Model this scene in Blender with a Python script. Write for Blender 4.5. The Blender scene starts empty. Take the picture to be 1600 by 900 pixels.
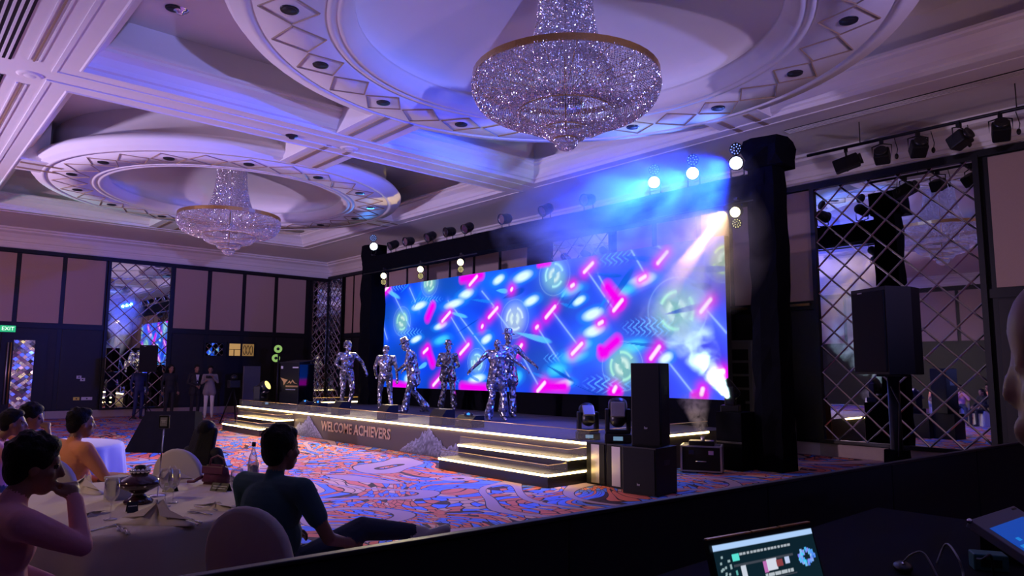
import bpy, bmesh, math, random
import numpy as np
from mathutils import Vector, Matrix, Euler
random.seed(7); rng = np.random.default_rng(7)
SC = bpy.context.scene; COL = SC.collection
# ---------------------------------------------------------------- camera, world, exposure
FPX = 1109.0; PP = np.array([800.0, 450.0]); VA = np.array([-205.0, 573.0]); VB = np.array([2040.0, 586.0]); EYE = np.array([0, 0, 1.62])
nrm = lambda v: np.asarray(v, float) / np.linalg.norm(v)
_a = nrm([*(VA - PP), FPX]); _b = np.array([*(VB - PP), FPX]); _b = nrm(_b - _a * (_b @ _a))
ROT = np.array([-_a, _b, np.cross(-_a, _b)])          # world <- lens axes (x right, y down, z forward)
def ray(u, v): return ROT @ np.array([u - PP[0], v - PP[1], FPX])
def onz(u, v, z): d = ray(u, v); return EYE + d * ((z - EYE[2]) / d[2])
def ony(u, v, y): d = ray(u, v); return EYE + d * (y / d[1])
def atd(u, v, d): return EYE + ray(u, v) * (d / FPX)
cam = bpy.data.cameras.new('camera'); camo = bpy.data.objects.new('camera', cam); COL.objects.link(camo)
cam.sensor_width = 36; cam.lens = FPX / 1600 * 36; cam.clip_start = 0.05; cam.clip_end = 200
_m = np.eye(4); _m[:3, 0] = ROT[:, 0]; _m[:3, 1] = -ROT[:, 1]; _m[:3, 2] = -ROT[:, 2]; _m[:3, 3] = EYE
camo.matrix_world = Matrix(_m.tolist()); SC.camera = camo
w = bpy.data.worlds.new('world'); SC.world = w; w.use_nodes = True
w.node_tree.nodes['Background'].inputs[0].default_value = (0.02, 0.02, 0.04, 1); w.node_tree.nodes['Background'].inputs[1].default_value = 0.3
SC.view_settings.view_transform = 'Standard'; SC.view_settings.look = 'None'; SC.view_settings.exposure = 0.0; SC.view_settings.gamma = 1
SC.view_settings.use_curve_mapping = False
cy = SC.cycles
cy.use_denoising = True; cy.max_bounces = 6; cy.diffuse_bounces = 3; cy.glossy_bounces = 4; cy.transmission_bounces = 6; cy.volume_bounces = 0
cy.transparent_max_bounces = 12; cy.caustics_reflective = False; cy.caustics_refractive = False; cy.sample_clamp_indirect = 3.0
cy.volume_step_rate = 2.0; cy.volume_max_steps = 128

def spot(name, loc, target, energy, color, angle=60, blend=0.6, radius=0.1):
    l = bpy.data.lights.new(name, 'SPOT'); l.energy = energy; l.color = color; l.spot_size = math.radians(angle); l.spot_blend = blend; l.shadow_soft_size = radius
    o = bpy.data.objects.new(name, l); COL.objects.link(o); o.location = loc
    o.rotation_euler = (Vector(target) - Vector(loc)).to_track_quat('-Z', 'Y').to_euler(); return o
LIL = (0.62, 0.42, 1.0); PINK = (1.0, 0.55, 0.80); BLUE = (0.10, 0.20, 1.0); WARM = (1.0, 0.66, 0.36); CYAN = (0.3, 0.85, 1.0)
# lamps of the hall outside the picture, at the sides their light comes from (the stage lamps' own light is with the lamps)
spot('uplight_rear_offscreen', (9.0, 0.0, 2.2), (-7.0, 6.2, 6.8), 9500, (0.26, 0.28, 1.0), 44, 1.0, 0.15)
spot('uplight_rear_pink_offscreen', (9.0, 9.0, 2.2), (-3.5, 8.0, 6.8), 1000, (0.95, 0.50, 0.85), 50, 1.0, 0.3)
spot('uplight_left_offscreen', (-16.6, -6.5, 2.2), (-14.5, 5.5, 6.6), 5200, (0.70, 0.54, 1.0), 95, 1.0, 0.3)
spot('uplight_left_wall_offscreen', (-17.0, -6.0, 2.2), (-25.5, 5.5, 5.4), 1400, (1.0, 0.48, 0.72), 70, 1.0, 0.3)
spot('uplight_left_cyan_offscreen', (-20.5, -5.0, 2.2), (-21.8, 3.0, 6.4), 1400, (0.30, 0.95, 1.0), 30, 1.0, 0.2)
spot('uplight_right_offscreen', (7.0, 6.0, 1.8), (-3.0, 13.2, 5.8), 650, (1.0, 0.62, 0.60), 55, 1.0, 0.3)
spot('front_wash_left_offscreen', (-16.6, -6.5, 5.7), (-12.5, 5.6, 0.0), 4200, (1.0, 0.62, 0.86), 56, 0.9, 0.15)
spot('seat_warm_left_offscreen', (-6.5, -6.0, 5.7), (-6.3, 1.4, 0.8), 650, (1.0, 0.66, 0.46), 32, 0.8, 0.1)
# ---------------------------------------------------------------- materials
MATS = {}
def mat(name, color=(0.5, 0.5, 0.5), rough=0.6, metal=0.0, emit=None, es=0.0, trans=0.0, spec=0.5, noise=0.0, nscale=20.0, bump=0.0, sheen=0.0, coat=0.0, alpha=1.0):
    if name in MATS: return MATS[name]
    m = bpy.data.materials.new(name); m.use_nodes = True; nt = m.node_tree; b = nt.nodes['Principled BSDF']; L = nt.links.new
    b.inputs['Base Color'].default_value = (*color, 1); b.inputs['Roughness'].default_value = rough; b.inputs['Metallic'].default_value = metal
    b.inputs['Specular IOR Level'].default_value = spec; b.inputs['Transmission Weight'].default_value = trans; b.inputs['Sheen Weight'].default_value = sheen
    b.inputs['Coat Weight'].default_value = coat; b.inputs['Alpha'].default_value = alpha
    if emit: b.inputs['Emission Color'].default_value = (*emit, 1); b.inputs['Emission Strength'].default_value = es
    if noise or bump:
        tc = nt.nodes.new('ShaderNodeTexCoord'); n = nt.nodes.new('ShaderNodeTexNoise'); n.inputs['Scale'].default_value = nscale; n.inputs['Detail'].default_value = 4
        L(tc.outputs['Object'], n.inputs['Vector'])
        if noise:
            r = nt.nodes.new('ShaderNodeMix'); r.data_type = 'RGBA'
            r.inputs[6].default_value = (*[c * (1 - noise) for c in color], 1); r.inputs[7].default_value = (*[min(1, c * (1 + noise)) for c in color], 1)
            L(n.outputs['Fac'], r.inputs[0]); L(r.outputs[2], b.inputs['Base Color'])
        if bump:
            bp = nt.nodes.new('ShaderNodeBump'); bp.inputs['Strength'].default_value = bump; bp.inputs['Distance'].default_value = 0.02
            L(n.outputs['Fac'], bp.inputs['Height']); L(bp.outputs['Normal'], b.inputs['Normal'])
    MATS[name] = m; return m
M = dict(
    plaster=mat('white_plaster', (0.78, 0.74, 0.72), 0.75, noise=0.03, nscale=3), groove=mat('gilded_groove', (0.35, 0.24, 0.14), 0.5),
    panel=mat('beige_wall_fabric', (0.40, 0.28, 0.25), 0.9, noise=0.06, nscale=60, bump=0.1), black=mat('black_lacquer', (0.006, 0.006, 0.009), 0.4, spec=0.3),
    dwood=mat('dark_stained_panel', (0.012, 0.010, 0.011), 0.45, spec=0.3, noise=0.3, nscale=8), base=mat('pale_stone_base', (0.34, 0.28, 0.27), 0.5, noise=0.1, nscale=10),
    mirror=mat('mirror_glass', (0.80, 0.82, 0.86), 0.015, 1.0), strip=mat('bevelled_mirror_strip', (0.9, 0.9, 0.95), 0.16, 1.0),
    drape=mat('black_drape', (0.0035, 0.0035, 0.006), 1.0, noise=0.3, nscale=6, bump=0.4, spec=0.05), plastic=mat('black_plastic', (0.006, 0.006, 0.008), 0.5, spec=0.3),
    satin=mat('satin_black_metal', (0.03, 0.03, 0.035), 0.32, 0.6), grille=mat('black_speaker_grille', (0.005, 0.005, 0.007), 0.7, spec=0.2, noise=0.5, nscale=300),
    brushed=mat('brushed_grey_front', (0.30, 0.27, 0.24), 0.35, 0.7), chrome=mat('chrome', (0.8, 0.8, 0.82), 0.12, 1.0), gold=mat('gilt_brass', (0.62, 0.36, 0.12), 0.3, 1.0, noise=0.2, nscale=40),
    bead=mat('crystal_bead', (0.90, 0.86, 0.88), 0.26, 0.9), stage=mat('stage_carpet_black', (0.040, 0.040, 0.044), 0.8, noise=0.3, nscale=40),
    sfront=mat('stage_front_print', (0.060, 0.050, 0.048), 0.55), led=mat('led_strip', (1, 0.9, 0.6), 0.5, emit=(1.0, 0.70, 0.26), es=20.0),
    goldline=mat('brass_edge_trim', (0.85, 0.60, 0.28), 0.3, 1.0), acryl=mat('clear_acrylic', (1, 1, 1), 0.05, alpha=0.03),
    cloth=mat('cream_tablecloth', (0.60, 0.53, 0.46), 0.85, noise=0.06, nscale=5, bump=0.15), clothw=mat('white_tablecloth', (0.62, 0.61, 0.60), 0.85, bump=0.2, nscale=6),
    cover=mat('ivory_chair_cover', (0.52, 0.49, 0.47), 0.85, bump=0.1, nscale=8), napkin=mat('cream_napkin', (0.66, 0.60, 0.58), 0.85, bump=0.15, nscale=15),
    glass=mat('drinking_glass', (1, 1, 1), 0.02, trans=1.0), steel=mat('cutlery_steel', (0.7, 0.7, 0.72), 0.15, 1.0),
    skin=mat('brown_skin', (0.26, 0.13, 0.085), 0.5, noise=0.1, nscale=30), hair=mat('black_hair', (0.004, 0.0035, 0.004), 0.6, spec=0.2, noise=0.4, nscale=80, bump=0.4), eye=mat('dark_eye', (0.02, 0.015, 0.012), 0.2),
    pinkshirt=mat('pink_shirt', (0.68, 0.30, 0.36), 0.8, bump=0.5, nscale=9), orange=mat('orange_shirt', (0.80, 0.30, 0.12), 0.8, bump=0.5, nscale=9), teal=mat('dark_teal_tshirt', (0.035, 0.10, 0.12), 0.85, bump=0.4, nscale=9),
    jeans=mat('dark_jeans', (0.03, 0.045, 0.08), 0.85, bump=0.4, nscale=12), suit=mat('black_suit', (0.01, 0.01, 0.014), 0.8), white=mat('white_cotton', (0.72, 0.70, 0.70), 0.85, bump=0.2, nscale=12), grey=mat('grey_jacket', (0.22, 0.19, 0.19), 0.85, bump=0.2, nscale=12),
    navy=mat('navy_dress', (0.01, 0.016, 0.09), 0.7), shoe=mat('white_sneaker', (0.6, 0.58, 0.56), 0.6), dshoe=mat('dark_shoe', (0.015, 0.015, 0.018), 0.4), purple=mat('plum_leather', (0.10, 0.014, 0.055), 0.4, bump=0.2, nscale=40),
    bronze=mat('bronze_letters', (0.42, 0.30, 0.19), 0.5, 0.2), print=mat('white_print', (0.55, 0.55, 0.6), 0.6), hole=mat('downlight_recess', (0.01, 0.01, 0.01), 0.6),
    wood=mat('brown_board', (0.36, 0.16, 0.06), 0.6, noise=0.2, nscale=10), bluepanel=mat('glossy_black_acrylic', (0.004, 0.004, 0.005), 0.08, spec=1.0, coat=1.0), alu=mat('aluminium', (0.55, 0.54, 0.52), 0.35, 0.9),
    cable=mat('black_cable', (0.02, 0.02, 0.022), 0.5), greencase=mat('green_connector_box', (0.03, 0.16, 0.15), 0.5))
def emat(name, color, es): return mat(name, (0.02, 0.02, 0.02), 0.5, emit=color, es=es)
def mosaic():
    m = bpy.data.materials.new('mirror_mosaic_suit'); m.use_nodes = True; nt = m.node_tree; b = nt.nodes['Principled BSDF']; L = nt.links.new
    tc = nt.nodes.new('ShaderNodeTexCoord'); v = nt.nodes.new('ShaderNodeTexVoronoi'); v.inputs['Scale'].default_value = 21; L(tc.outputs['Object'], v.inputs['Vector'])
    ge = nt.nodes.new('ShaderNodeNewGeometry'); sb = nt.nodes.new('ShaderNodeVectorMath'); sb.operation = 'SUBTRACT'; sb.inputs[1].default_value = (0.5, 0.5, 0.5); L(v.outputs['Color'], sb.inputs[0])
    sc = nt.nodes.new('ShaderNodeVectorMath'); sc.operation = 'SCALE'; sc.inputs['Scale'].default_value = 1.25; L(sb.outputs[0], sc.inputs[0])
    ad = nt.nodes.new('ShaderNodeVectorMath'); L(ge.outputs['Normal'], ad.inputs[0]); L(sc.outputs[0], ad.inputs[1])
    no = nt.nodes.new('ShaderNodeVectorMath'); no.operation = 'NORMALIZE'; L(ad.outputs[0], no.inputs[0]); L(no.outputs[0], b.inputs['Normal'])
    r = nt.nodes.new('ShaderNodeValToRGB'); sx = nt.nodes.new('ShaderNodeSeparateColor'); L(v.outputs['Color'], sx.inputs[0]); L(sx.outputs[1], r.inputs[0])
    r.color_ramp.elements[0].color = (0.10, 0.10, 0.12, 1); r.color_ramp.elements[1].color = (0.75, 0.75, 0.8, 1); L(r.outputs[0], b.inputs['Base Color'])
    b.inputs['Metallic'].default_value = .85; b.inputs['Roughness'].default_value = 0.24; return m
M['mosaic'] = mosaic()
def thin_glass():
    m = bpy.data.materials.new('thin_clear_glass'); m.use_nodes = True; nt = m.node_tree; nt.nodes.remove(nt.nodes['Principled BSDF']); L = nt.links.new; N = nt.nodes.new
    t = N('ShaderNodeBsdfTransparent'); t.inputs[0].default_value = (.93, .93, .95, 1); g = N('ShaderNodeBsdfGlossy'); g.inputs['Roughness'].default_value = .03; w_ = N('ShaderNodeLayerWeight'); w_.inputs['Blend'].default_value = .35; x = N('ShaderNodeMixShader')
    L(w_.outputs['Facing'], x.inputs[0]); L(t.outputs[0], x.inputs[1]); L(g.outputs[0], x.inputs[2]); L(x.outputs[0], nt.nodes['Material Output'].inputs['Surface']); return m
M['glass'] = thin_glass()
def carpet():
    m = bpy.data.materials.new('patterned_carpet'); m.use_nodes = True; nt = m.node_tree; b = nt.nodes['Principled BSDF']; L = nt.links.new; N = nt.nodes.new
    b.inputs['Roughness'].default_value = 0.9; b.inputs['Specular IOR Level'].default_value = 0.15
    tc = N('ShaderNodeTexCoord')
    def math_(op, a, bb=None):
        n = N('ShaderNodeMath'); n.operation = op
        for i, x in enumerate((a, bb)):
            if x is None: continue
            if isinstance(x, (int, float)): n.inputs[i].default_value = x
            else: L(x, n.inputs[i])
        return n.outputs[0]
    n1 = N('ShaderNodeTexNoise'); n1.inputs['Scale'].default_value = 0.42; n1.inputs['Detail'].default_value = 1; L(tc.outputs['Object'], n1.inputs['Vector'])
    sub = N('ShaderNodeVectorMath'); sub.operation = 'SUBTRACT'; sub.inputs[1].default_value = (0.5, 0.5, 0.5); L(n1.outputs['Color'], sub.inputs[0])
    sca = N('ShaderNodeVectorMath'); sca.operation = 'SCALE'; sca.inputs['Scale'].default_value = 4.2; L(sub.outputs[0], sca.inputs[0])
    add = N('ShaderNodeVectorMath'); L(tc.outputs['Object'], add.inputs[0]); L(sca.outputs[0], add.inputs[1])
    mp = N('ShaderNodeMapping'); mp.inputs['Rotation'].default_value = (0, 0, 0.6); mp.inputs['Scale'].default_value = (4.6, 10.5, 1); L(add.outputs[0], mp.inputs['Vector'])
    vo = N('ShaderNodeTexVoronoi'); vo.voronoi_dimensions = '2D'; vo.inputs['Scale'].default_value = 1.0; L(mp.outputs[0], vo.inputs['Vector'])
    ve = N('ShaderNodeTexVoronoi'); ve.voronoi_dimensions = '2D'; ve.feature = 'DISTANCE_TO_EDGE'; ve.inputs['Scale'].default_value = 1.0; L(mp.outputs[0], ve.inputs['Vector'])
    sc = N('ShaderNodeSeparateColor'); L(vo.outputs['Color'], sc.inputs[0])
    r = N('ShaderNodeValToRGB'); r.color_ramp.interpolation = 'CONSTANT'; L(sc.outputs[0], r.inputs[0])
    e = r.color_ramp.elements; e[0].color = (0.78, 0.20, 0.13, 1); e[1].position = 0.46; e[1].color = (0.10, 0.24, 0.80, 1)
    x = e.new(0.82); x.color = (0.70, 0.42, 0.30, 1); x = e.new(0.93); x.color = (0.06, 0.03, 0.05, 1)
    line = math_('LESS_THAN', ve.outputs['Distance'], 0.06)
    mx = N('ShaderNodeMix'); mx.data_type = 'RGBA'; L(line, mx.inputs[0]); L(r.outputs[0], mx.inputs[6]); mx.inputs[7].default_value = (0.03, 0.015, 0.03, 1)
    n2 = N('ShaderNodeTexNoise'); n2.inputs['Scale'].default_value = 0.33; n2.inputs['Detail'].default_value = 0; n2.inputs['Distortion'].default_value = 1.1
    ofs = N('ShaderNodeMapping'); ofs.inputs['Location'].default_value = (3.1, 7.7, 0); L(tc.outputs['Object'], ofs.inputs['Vector']); L(ofs.outputs[0], n2.inputs['Vector'])
    d = math_('ABSOLUTE', math_('SUBTRACT', math_('FRACT', math_('MULTIPLY', n2.outputs['Fac'], 4.2)), 0.5))
    band = math_('LESS_THAN', d, 0.085); edge = math_('LESS_THAN', d, 0.10)
    m2 = N('ShaderNodeMix'); m2.data_type = 'RGBA'; L(edge, m2.inputs[0]); L(mx.outputs[2], m2.inputs[6]); m2.inputs[7].default_value = (0.05, 0.03, 0.05, 1)
    m3 = N('ShaderNodeMix'); m3.data_type = 'RGBA'; L(band, m3.inputs[0]); L(m2.outputs[2], m3.inputs[6]); m3.inputs[7].default_value = (0.46, 0.31, 0.36, 1)
    L(m3.outputs[2], b.inputs['Base Color']); return m
M['carpet'] = carpet()

# ---------------------------------------------------------------- helpers
class MB:
    def __init__(s): s.v = []; s.f = []; s.sm = []
    def add(s, vs, fs, smooth=False, mx=None):
        n = len(s.v)
        s.v += [tuple(mx @ Vector(p)) for p in vs] if mx is not None else [tuple(p) for p in vs]
        s.f += [tuple(i + n for i in f) for f in fs]; s.sm += [smooth] * len(fs); return s
    def box(s, x0, x1, y0, y1, z0, z1, mx=None, ch=0.0):
        if ch <= 0:
            return s.add([(x0, y0, z0), (x1, y0, z0), (x1, y1, z0), (x0, y1, z0), (x0, y0, z1), (x1, y0, z1), (x1, y1, z1), (x0, y1, z1)],
                         [(0, 3, 2, 1), (4, 5, 6, 7), (0, 1, 5, 4), (1, 2, 6, 5), (2, 3, 7, 6), (3, 0, 4, 7)], mx=mx)
        bm = bmesh.new(); bmesh.ops.create_cube(bm, size=1)
        for q in bm.verts: q.co = Vector(((x0 + x1) / 2 + q.co.x * (x1 - x0), (y0 + y1) / 2 + q.co.y * (y1 - y0), (z0 + z1) / 2 + q.co.z * (z1 - z0)))
        bmesh.ops.bevel(bm, geom=bm.edges[:], offset=ch, segments=2, affect='EDGES', profile=0.5); return s.bm(bm, mx)
    def bm(s, bm, mx=None, smooth=False):
        bm.verts.index_update(); s.add([q.co.copy() for q in bm.verts], [[q.index for q in f.verts] for f in bm.faces], smooth, mx); bm.free(); return s
    def lathe(s, prof, n=24, mx=None, smooth=True, c=(0, 0, 0), close=False):
        vs = []; fs = []; k = len(prof)
        for i in range(n):
            a = 2 * math.pi * i / n
            for r, z in prof: vs.append((c[0] + r * math.cos(a), c[1] + r * math.sin(a), c[2] + z))
        for i in range(n):
            j = (i + 1) % n
            for q in range(k if close else k - 1):
                p = (q + 1) % k; fs.append((i * k + q, j * k + q, j * k + p, i * k + p))
        return s.add(vs, fs, smooth, mx)
    def tube(s, pts, r, n=8, mx=None, cap=True, smooth=True):
        pts = [Vector(p) for p in pts]; rs = r if isinstance(r, (list, tuple)) else [r] * len(pts); vs = []; fs = []
        up = Vector((0, 0, 1)) if abs((pts[-1] - pts[0]).normalized().z) < 0.9 else Vector((1, 0, 0))
        for i, p in enumerate(pts):
            t = (pts[min(i + 1, len(pts) - 1)] - pts[max(i - 1, 0)]).normalized(); a = t.cross(up).normalized(); b = a.cross(t)
            for j in range(n): q = 2 * math.pi * j / n; vs.append(p + (a * math.cos(q) + b * math.sin(q)) * rs[i])
        for i in range(len(pts) - 1):
            for j in range(n): fs.append((i * n + j, i * n + (j + 1) % n, (i + 1) * n + (j + 1) % n, (i + 1) * n + j))
        if cap: fs.append(tuple(range(n - 1, -1, -1))); fs.append(tuple((len(pts) - 1) * n + j for j in range(n)))
        return s.add(vs, fs, smooth, mx)
    def prism(s, poly, y0, y1, mx=None):   # polygon in x,z extruded along y
        k = len(poly); vs = [(x, y0, z) for x, z in poly] + [(x, y1, z) for x, z in poly]
        fs = [tuple(range(k)), tuple(range(2 * k - 1, k - 1, -1))] + [(i, i + k, (i + 1) % k + k, (i + 1) % k) for i in range(k)]
        return s.add(vs, fs, mx=mx)
    def ell(s, c, r, mx=None, n=16, m=10):
        vs = []; fs = []
        for i in range(m + 1):
            t = math.pi * i / m
            for j in range(n): a = 2 * math.pi * j / n; vs.append((c[0] + r[0] * math.sin(t) * math.cos(a), c[1] + r[1] * math.sin(t) * math.sin(a), c[2] + r[2] * math.cos(t)))
        for i in range(m):
            for j in range(n): fs.append((i * n + j, (i + 1) * n + j, (i + 1) * n + (j + 1) % n, i * n + (j + 1) % n))
        return s.add(vs, fs, True, mx)
    def mesh(s, name):
        me = bpy.data.meshes.new(name); me.from_pydata(s.v, [], s.f); me.polygons.foreach_set('use_smooth', s.sm)
        bm = bmesh.new(); bm.from_mesh(me); bmesh.ops.recalc_face_normals(bm, faces=bm.faces); bm.to_mesh(me); bm.free(); return me
    def build(s, name, m, parent=None, loc=None, rot=None): return link(name, s.mesh(name), m, parent, loc, rot)
def link(name, me, m, parent=None, loc=None, rot=None):
    o = bpy.data.objects.new(name, me); COL.objects.link(o)
    if m is not None and not me.materials: me.materials.append(M[m] if isinstance(m, str) else m)
    if parent is not None: o.parent = parent
    if loc is not None: o.location = loc
    if rot is not None: o.rotation_euler = rot
    return o
def tag(o, label, cat, group=None, kind=None):
    o['label'] = label; o['category'] = cat
    if group: o['group'] = group
    if kind: o['kind'] = kind
    return o
def thing(name, label, cat, loc=(0, 0, 0), rz=0.0, group=None, kind=None):
    o = bpy.data.objects.new(name, None); COL.objects.link(o); o.empty_display_size = 0.1
    o.location = tuple(float(x) for x in loc); o.rotation_euler = (0, 0, rz); return tag(o, label, cat, group, kind)
def struct(name, label=None, cat=None):
    o = bpy.data.objects.new(name, None); COL.objects.link(o); o['kind'] = 'structure'
    if label: o['label'] = label; o['category'] = cat
    return o
def dup(o, loc=None, rz=None, label=None, parent=None):
    c = o.copy(); COL.objects.link(c); c.parent = parent
    if loc is not None: c.location = loc
    if rz is not None: c.rotation_euler = (0, 0, rz)
    if label: c['label'] = label
    for ch in o.children: dup(ch, parent=c)
    return c
def text_mesh(txt, size, extrude=0.004, align='CENTER', offset=0.0):
    cu = bpy.data.curves.new('lettering', 'FONT'); cu.body = txt; cu.size = size; cu.extrude = extrude; cu.align_x = align; cu.offset = offset; cu.align_y = 'CENTER'; cu.resolution_u = 2
    o = bpy.data.objects.new('lettering', cu); COL.objects.link(o); me = bpy.data.meshes.new_from_object(o.evaluated_get(bpy.context.evaluated_depsgraph_get()))
    bpy.data.objects.remove(o); bpy.data.curves.remove(cu); me.materials.clear(); return me
def face_mx(loc, nrm_, up=(0, 0, 1)):   # local x right, y up, z out along the normal
    z = Vector(nrm_).normalized(); x = Vector(up).cross(z).normalized(); y = z.cross(x)
    m = Matrix((x, y, z)).transposed().to_4x4(); m.translation = Vector(loc); return m
# ---------------------------------------------------------------- the room
XL, XR, YB, YF, HC, HT = -27.0, 13.5, -8.0, 14.05, 6.0, 6.95
fl = MB().box(XL - .2, XR + .2, YB - .2, YF + .2, -0.2, 0.0).build('floor', 'carpet'); fl['kind'] = 'structure'
ceil = struct('ceiling')
MB().box(XL - .2, XR + .2, YB - .2, YF + .2, HT, HT + 0.2).build('ceiling_slab', 'plaster', ceil)
RC = [(-18.3, 6.63), (-6.32, 6.63), (5.66, 6.63)]; BY0, BY1 = 2.0, 11.26; HX = 5.45
def soffit(name, x0, x1, y0, y1): return MB().box(x0, x1, y0, y1, HC, HT).build(name, 'plaster', ceil)
soffit('soffit', XL, XR, BY1, YF); soffit('soffit', XL, XR, YB, BY0); soffit('soffit', XL, RC[0][0] - HX, BY0, BY1); soffit('soffit', RC[2][0] + HX, XR, BY0, BY1)
for i in (0, 1): soffit('beam', RC[i][0] + HX, RC[i + 1][0] - HX, BY0, BY1)
def frame_loop(prof, x0, x1, y0, y1):
    m = MB(); vs = []; k = len(prof)
    for d, z in prof: vs += [(x0 + d, y0 + d, z), (x1 - d, y0 + d, z), (x1 - d, y1 - d, z), (x0 + d, y1 - d, z)]
    fs = [(q * 4 + i, q * 4 + (i + 1) % 4, q * 4 + 4 + (i + 1) % 4, q * 4 + 4 + i) for q in range(k - 1) for i in range(4)]
    return m.add(vs, fs)
crown = [(-.34, 6.0), (-.34, 5.98), (-.28, 5.98), (-.28, 5.995), (-.04, 5.995), (-.02, 5.98), (0.006, 5.985), (0.006, 6.05), (.05, 6.07), (.06, 6.14), (.12, 6.24), (.22, 6.31), (.22, 6.36), (.26, 6.38), (.26, 6.42), (0.006, 6.43)]
ringp = [(3.95, 6.96), (3.95, 6.46), (4.02, 6.44), (4.02, 6.40), (4.16, 6.36), (4.30, 6.28), (4.36, 6.20), (4.35, 6.13), (4.27, 6.08), (4.27, 6.03), (4.13, 6.02), (4.13, 6.0), (4.03, 6.0), (4.03, 6.018), (3.99, 6.018), (3.99, 6.0),
         (3.16, 6.0), (3.16, 6.02), (3.12, 6.02), (3.12, 6.0), (3.04, 6.0), (3.04, 6.02), (3.0, 6.02), (2.98, 6.0), (2.93, 6.0), (2.9, 6.05), (2.84, 6.07), (2.84, 6.13), (2.78, 6.17), (2.78, 6.24), (2.92, 6.26), (2.95, 6.36)]
ringp += [(2.95 * math.cos(a), 6.36 + 0.56 * math.sin(a)) for a in [math.pi / 2 * k / 10 for k in range(1, 11)]]
ring_me = MB().lathe(ringp, 96).mesh('medallion_ring'); ring_me.materials.append(M['plaster'])
ND = 28
def diamond():
    m = MB(); a = math.pi / ND; P = [(3.2, 0), (3.57, a * 0.94), (3.93, 0), (3.57, -a * 0.94)]
    pts = [Vector((r * math.cos(t), r * math.sin(t), 5.995)) for r, t in P]
    for i in range(4): m.tube([pts[i], pts[(i + 1) % 4]], 0.012, 4, smooth=False)
    return m.mesh('diamond_molding')
dia_me = diamond(); dia_me.materials.append(M['groove'])
dl_m = MB().lathe([(0.0, 5.985), (0.085, 5.985), (0.085, 5.99)], 16).mesh('recess'); dl_m.materials.append(M['hole'])
dr_m = MB().lathe([(0.085, 5.985), (0.11, 5.98), (0.115, 5.998)], 16).mesh('bezel'); dr_m.materials.append(M['satin'])
def downlight(x, y, z=0.0, label=None, s=1.0, group='recessed ceiling downlights'):
    t = thing('recessed_downlight', label, 'downlight', (x, y, z), 0, group); t.scale = (s, s, 1)
    link('lamp_recess', dl_m, None, t); link('bezel', dr_m, None, t)
RN = ['far', 'great', 'unseen']
for ri, (cx, cy_) in enumerate(RC):
    frame_loop(crown, cx - HX, cx + HX, BY0, BY1).build('crown_molding', 'plaster', ceil)
    link('medallion_ring', ring_me, None, ceil, (cx, cy_, 0))
    for k in range(ND): link('diamond_molding', dia_me, None, ceil, (cx, cy_, 0), (0, 0, 2 * math.pi * (k + .5) / ND + .08))
    for sx in (-1, 1):
        a, b = sorted((cx + sx * 4.05, cx + sx * (HX + .02)))
        MB().box(a, b, cy_ - .5, cy_ + .5, HC + .002, HT).build('link_beam', 'plaster', ceil)
        for sy in (-.25, .25): MB().box(a + .12, b + .35 * (sx > 0) - .35 * (sx < 0) * 0, cy_ + sy - .05, cy_ + sy + .05, HC - .012, HC + .02).build('reeded_strip', 'groove', ceil)
    for sy in (-1, 1):
        a, b = sorted((cy_ + sy * 4.1, cy_ + sy * 4.66))
        MB().box(cx - .5, cx + .5, a, b, HC + .002, HT).build('link_beam', 'plaster', ceil)
        for sx in (-.25, .25): MB().box(cx + sx - .05, cx + sx + .05, min(a, b) + .08, max(a, b) + .3, HC - .012, HC + .02).build('reeded_strip', 'groove', ceil)
    if ri == 2: continue
    for k in range(14):
        a = 2 * math.pi * (2 * k + .5) / ND + .08
        downlight(cx + 3.56 * math.cos(a), cy_ + 3.56 * math.sin(a), 0, 'dark recessed downlight inside a diamond of the %s' % ('plaster ring around the nearer large chandelier' if ri else 'plaster ring around the smaller-looking far chandelier'), 1.0, 'downlights in the %s ring' % RN[ri])
    for qx, qy in ((-1, -1), (1, -1), (-1, 1), (1, 1)):
        downlight(cx + qx * 4.5, cy_ + qy * 3.7, HT - HC - .006, 'round downlight high in a corner coffer beside the %s' % ('great chandelier ring' if ri else 'far chandelier ring'), 1.0, 'downlights in the corner coffers')
# cornices under the soffit, slot vents and grilles
corn = [(0, 5.52), (.03, 5.52), (.03, 5.58), (.06, 5.6), (.08, 5.7), (.16, 5.82), (.28, 5.88), (.28, 5.93), (.36, 5.95), (.36, 6.0)]
frame_loop(corn, XL, XR, YB, YF).build('trim_1', 'plaster')['kind'] = 'structure'
for (x0, x1, y0, y1) in ((-6.0, 8.0, 12.05, 12.25), (-26.6, -26.45, 0, 0)):
    if y1 <= y0: continue
    t = struct('slot_vent', 'long dark slot air vent in the soffit before the stage wall', 'vent'); t['kind'] = 'thing'
    MB().box(x0, x1, y0, y1, 5.985, 6.01).build('slot_recess', 'hole', t)
    for k in range(4): MB().box(x0, x1, y0 + .01 + k * .055, y0 + .03 + k * .055, 5.975, 5.99).build('slat', 'plaster', t)
for i, (x0, x1) in enumerate(((-12.0, -1.2), (-23.2, -12.75))):
    t = struct('air_grille', ['black-slotted air grille in the soffit beside the ceiling boss, over the nearer bay', 'black-slotted air grille in the soffit over the farther bay'][i], 'vent'); t['kind'] = 'thing'
    MB().box(x0, x1, 0.55, 1.15, 5.985, 5.999).build("grille_recess", 'hole', t)
    for k in range(8): MB().box(x0, x1, 0.555 + k * .075, 0.585 + k * .075, 5.965, 5.99).build('slat', 'plaster', t)
for x0, x1 in ((-11.85, -.6), (-23.4, -12.95)):
    for k in range(3): MB().box(x0, x1, 1.33 + k * .06, 1.355 + k * .06, 5.982, 6.002).build('reeded_strip', 'groove' if k == 1 else 'plaster', ceil)
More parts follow.
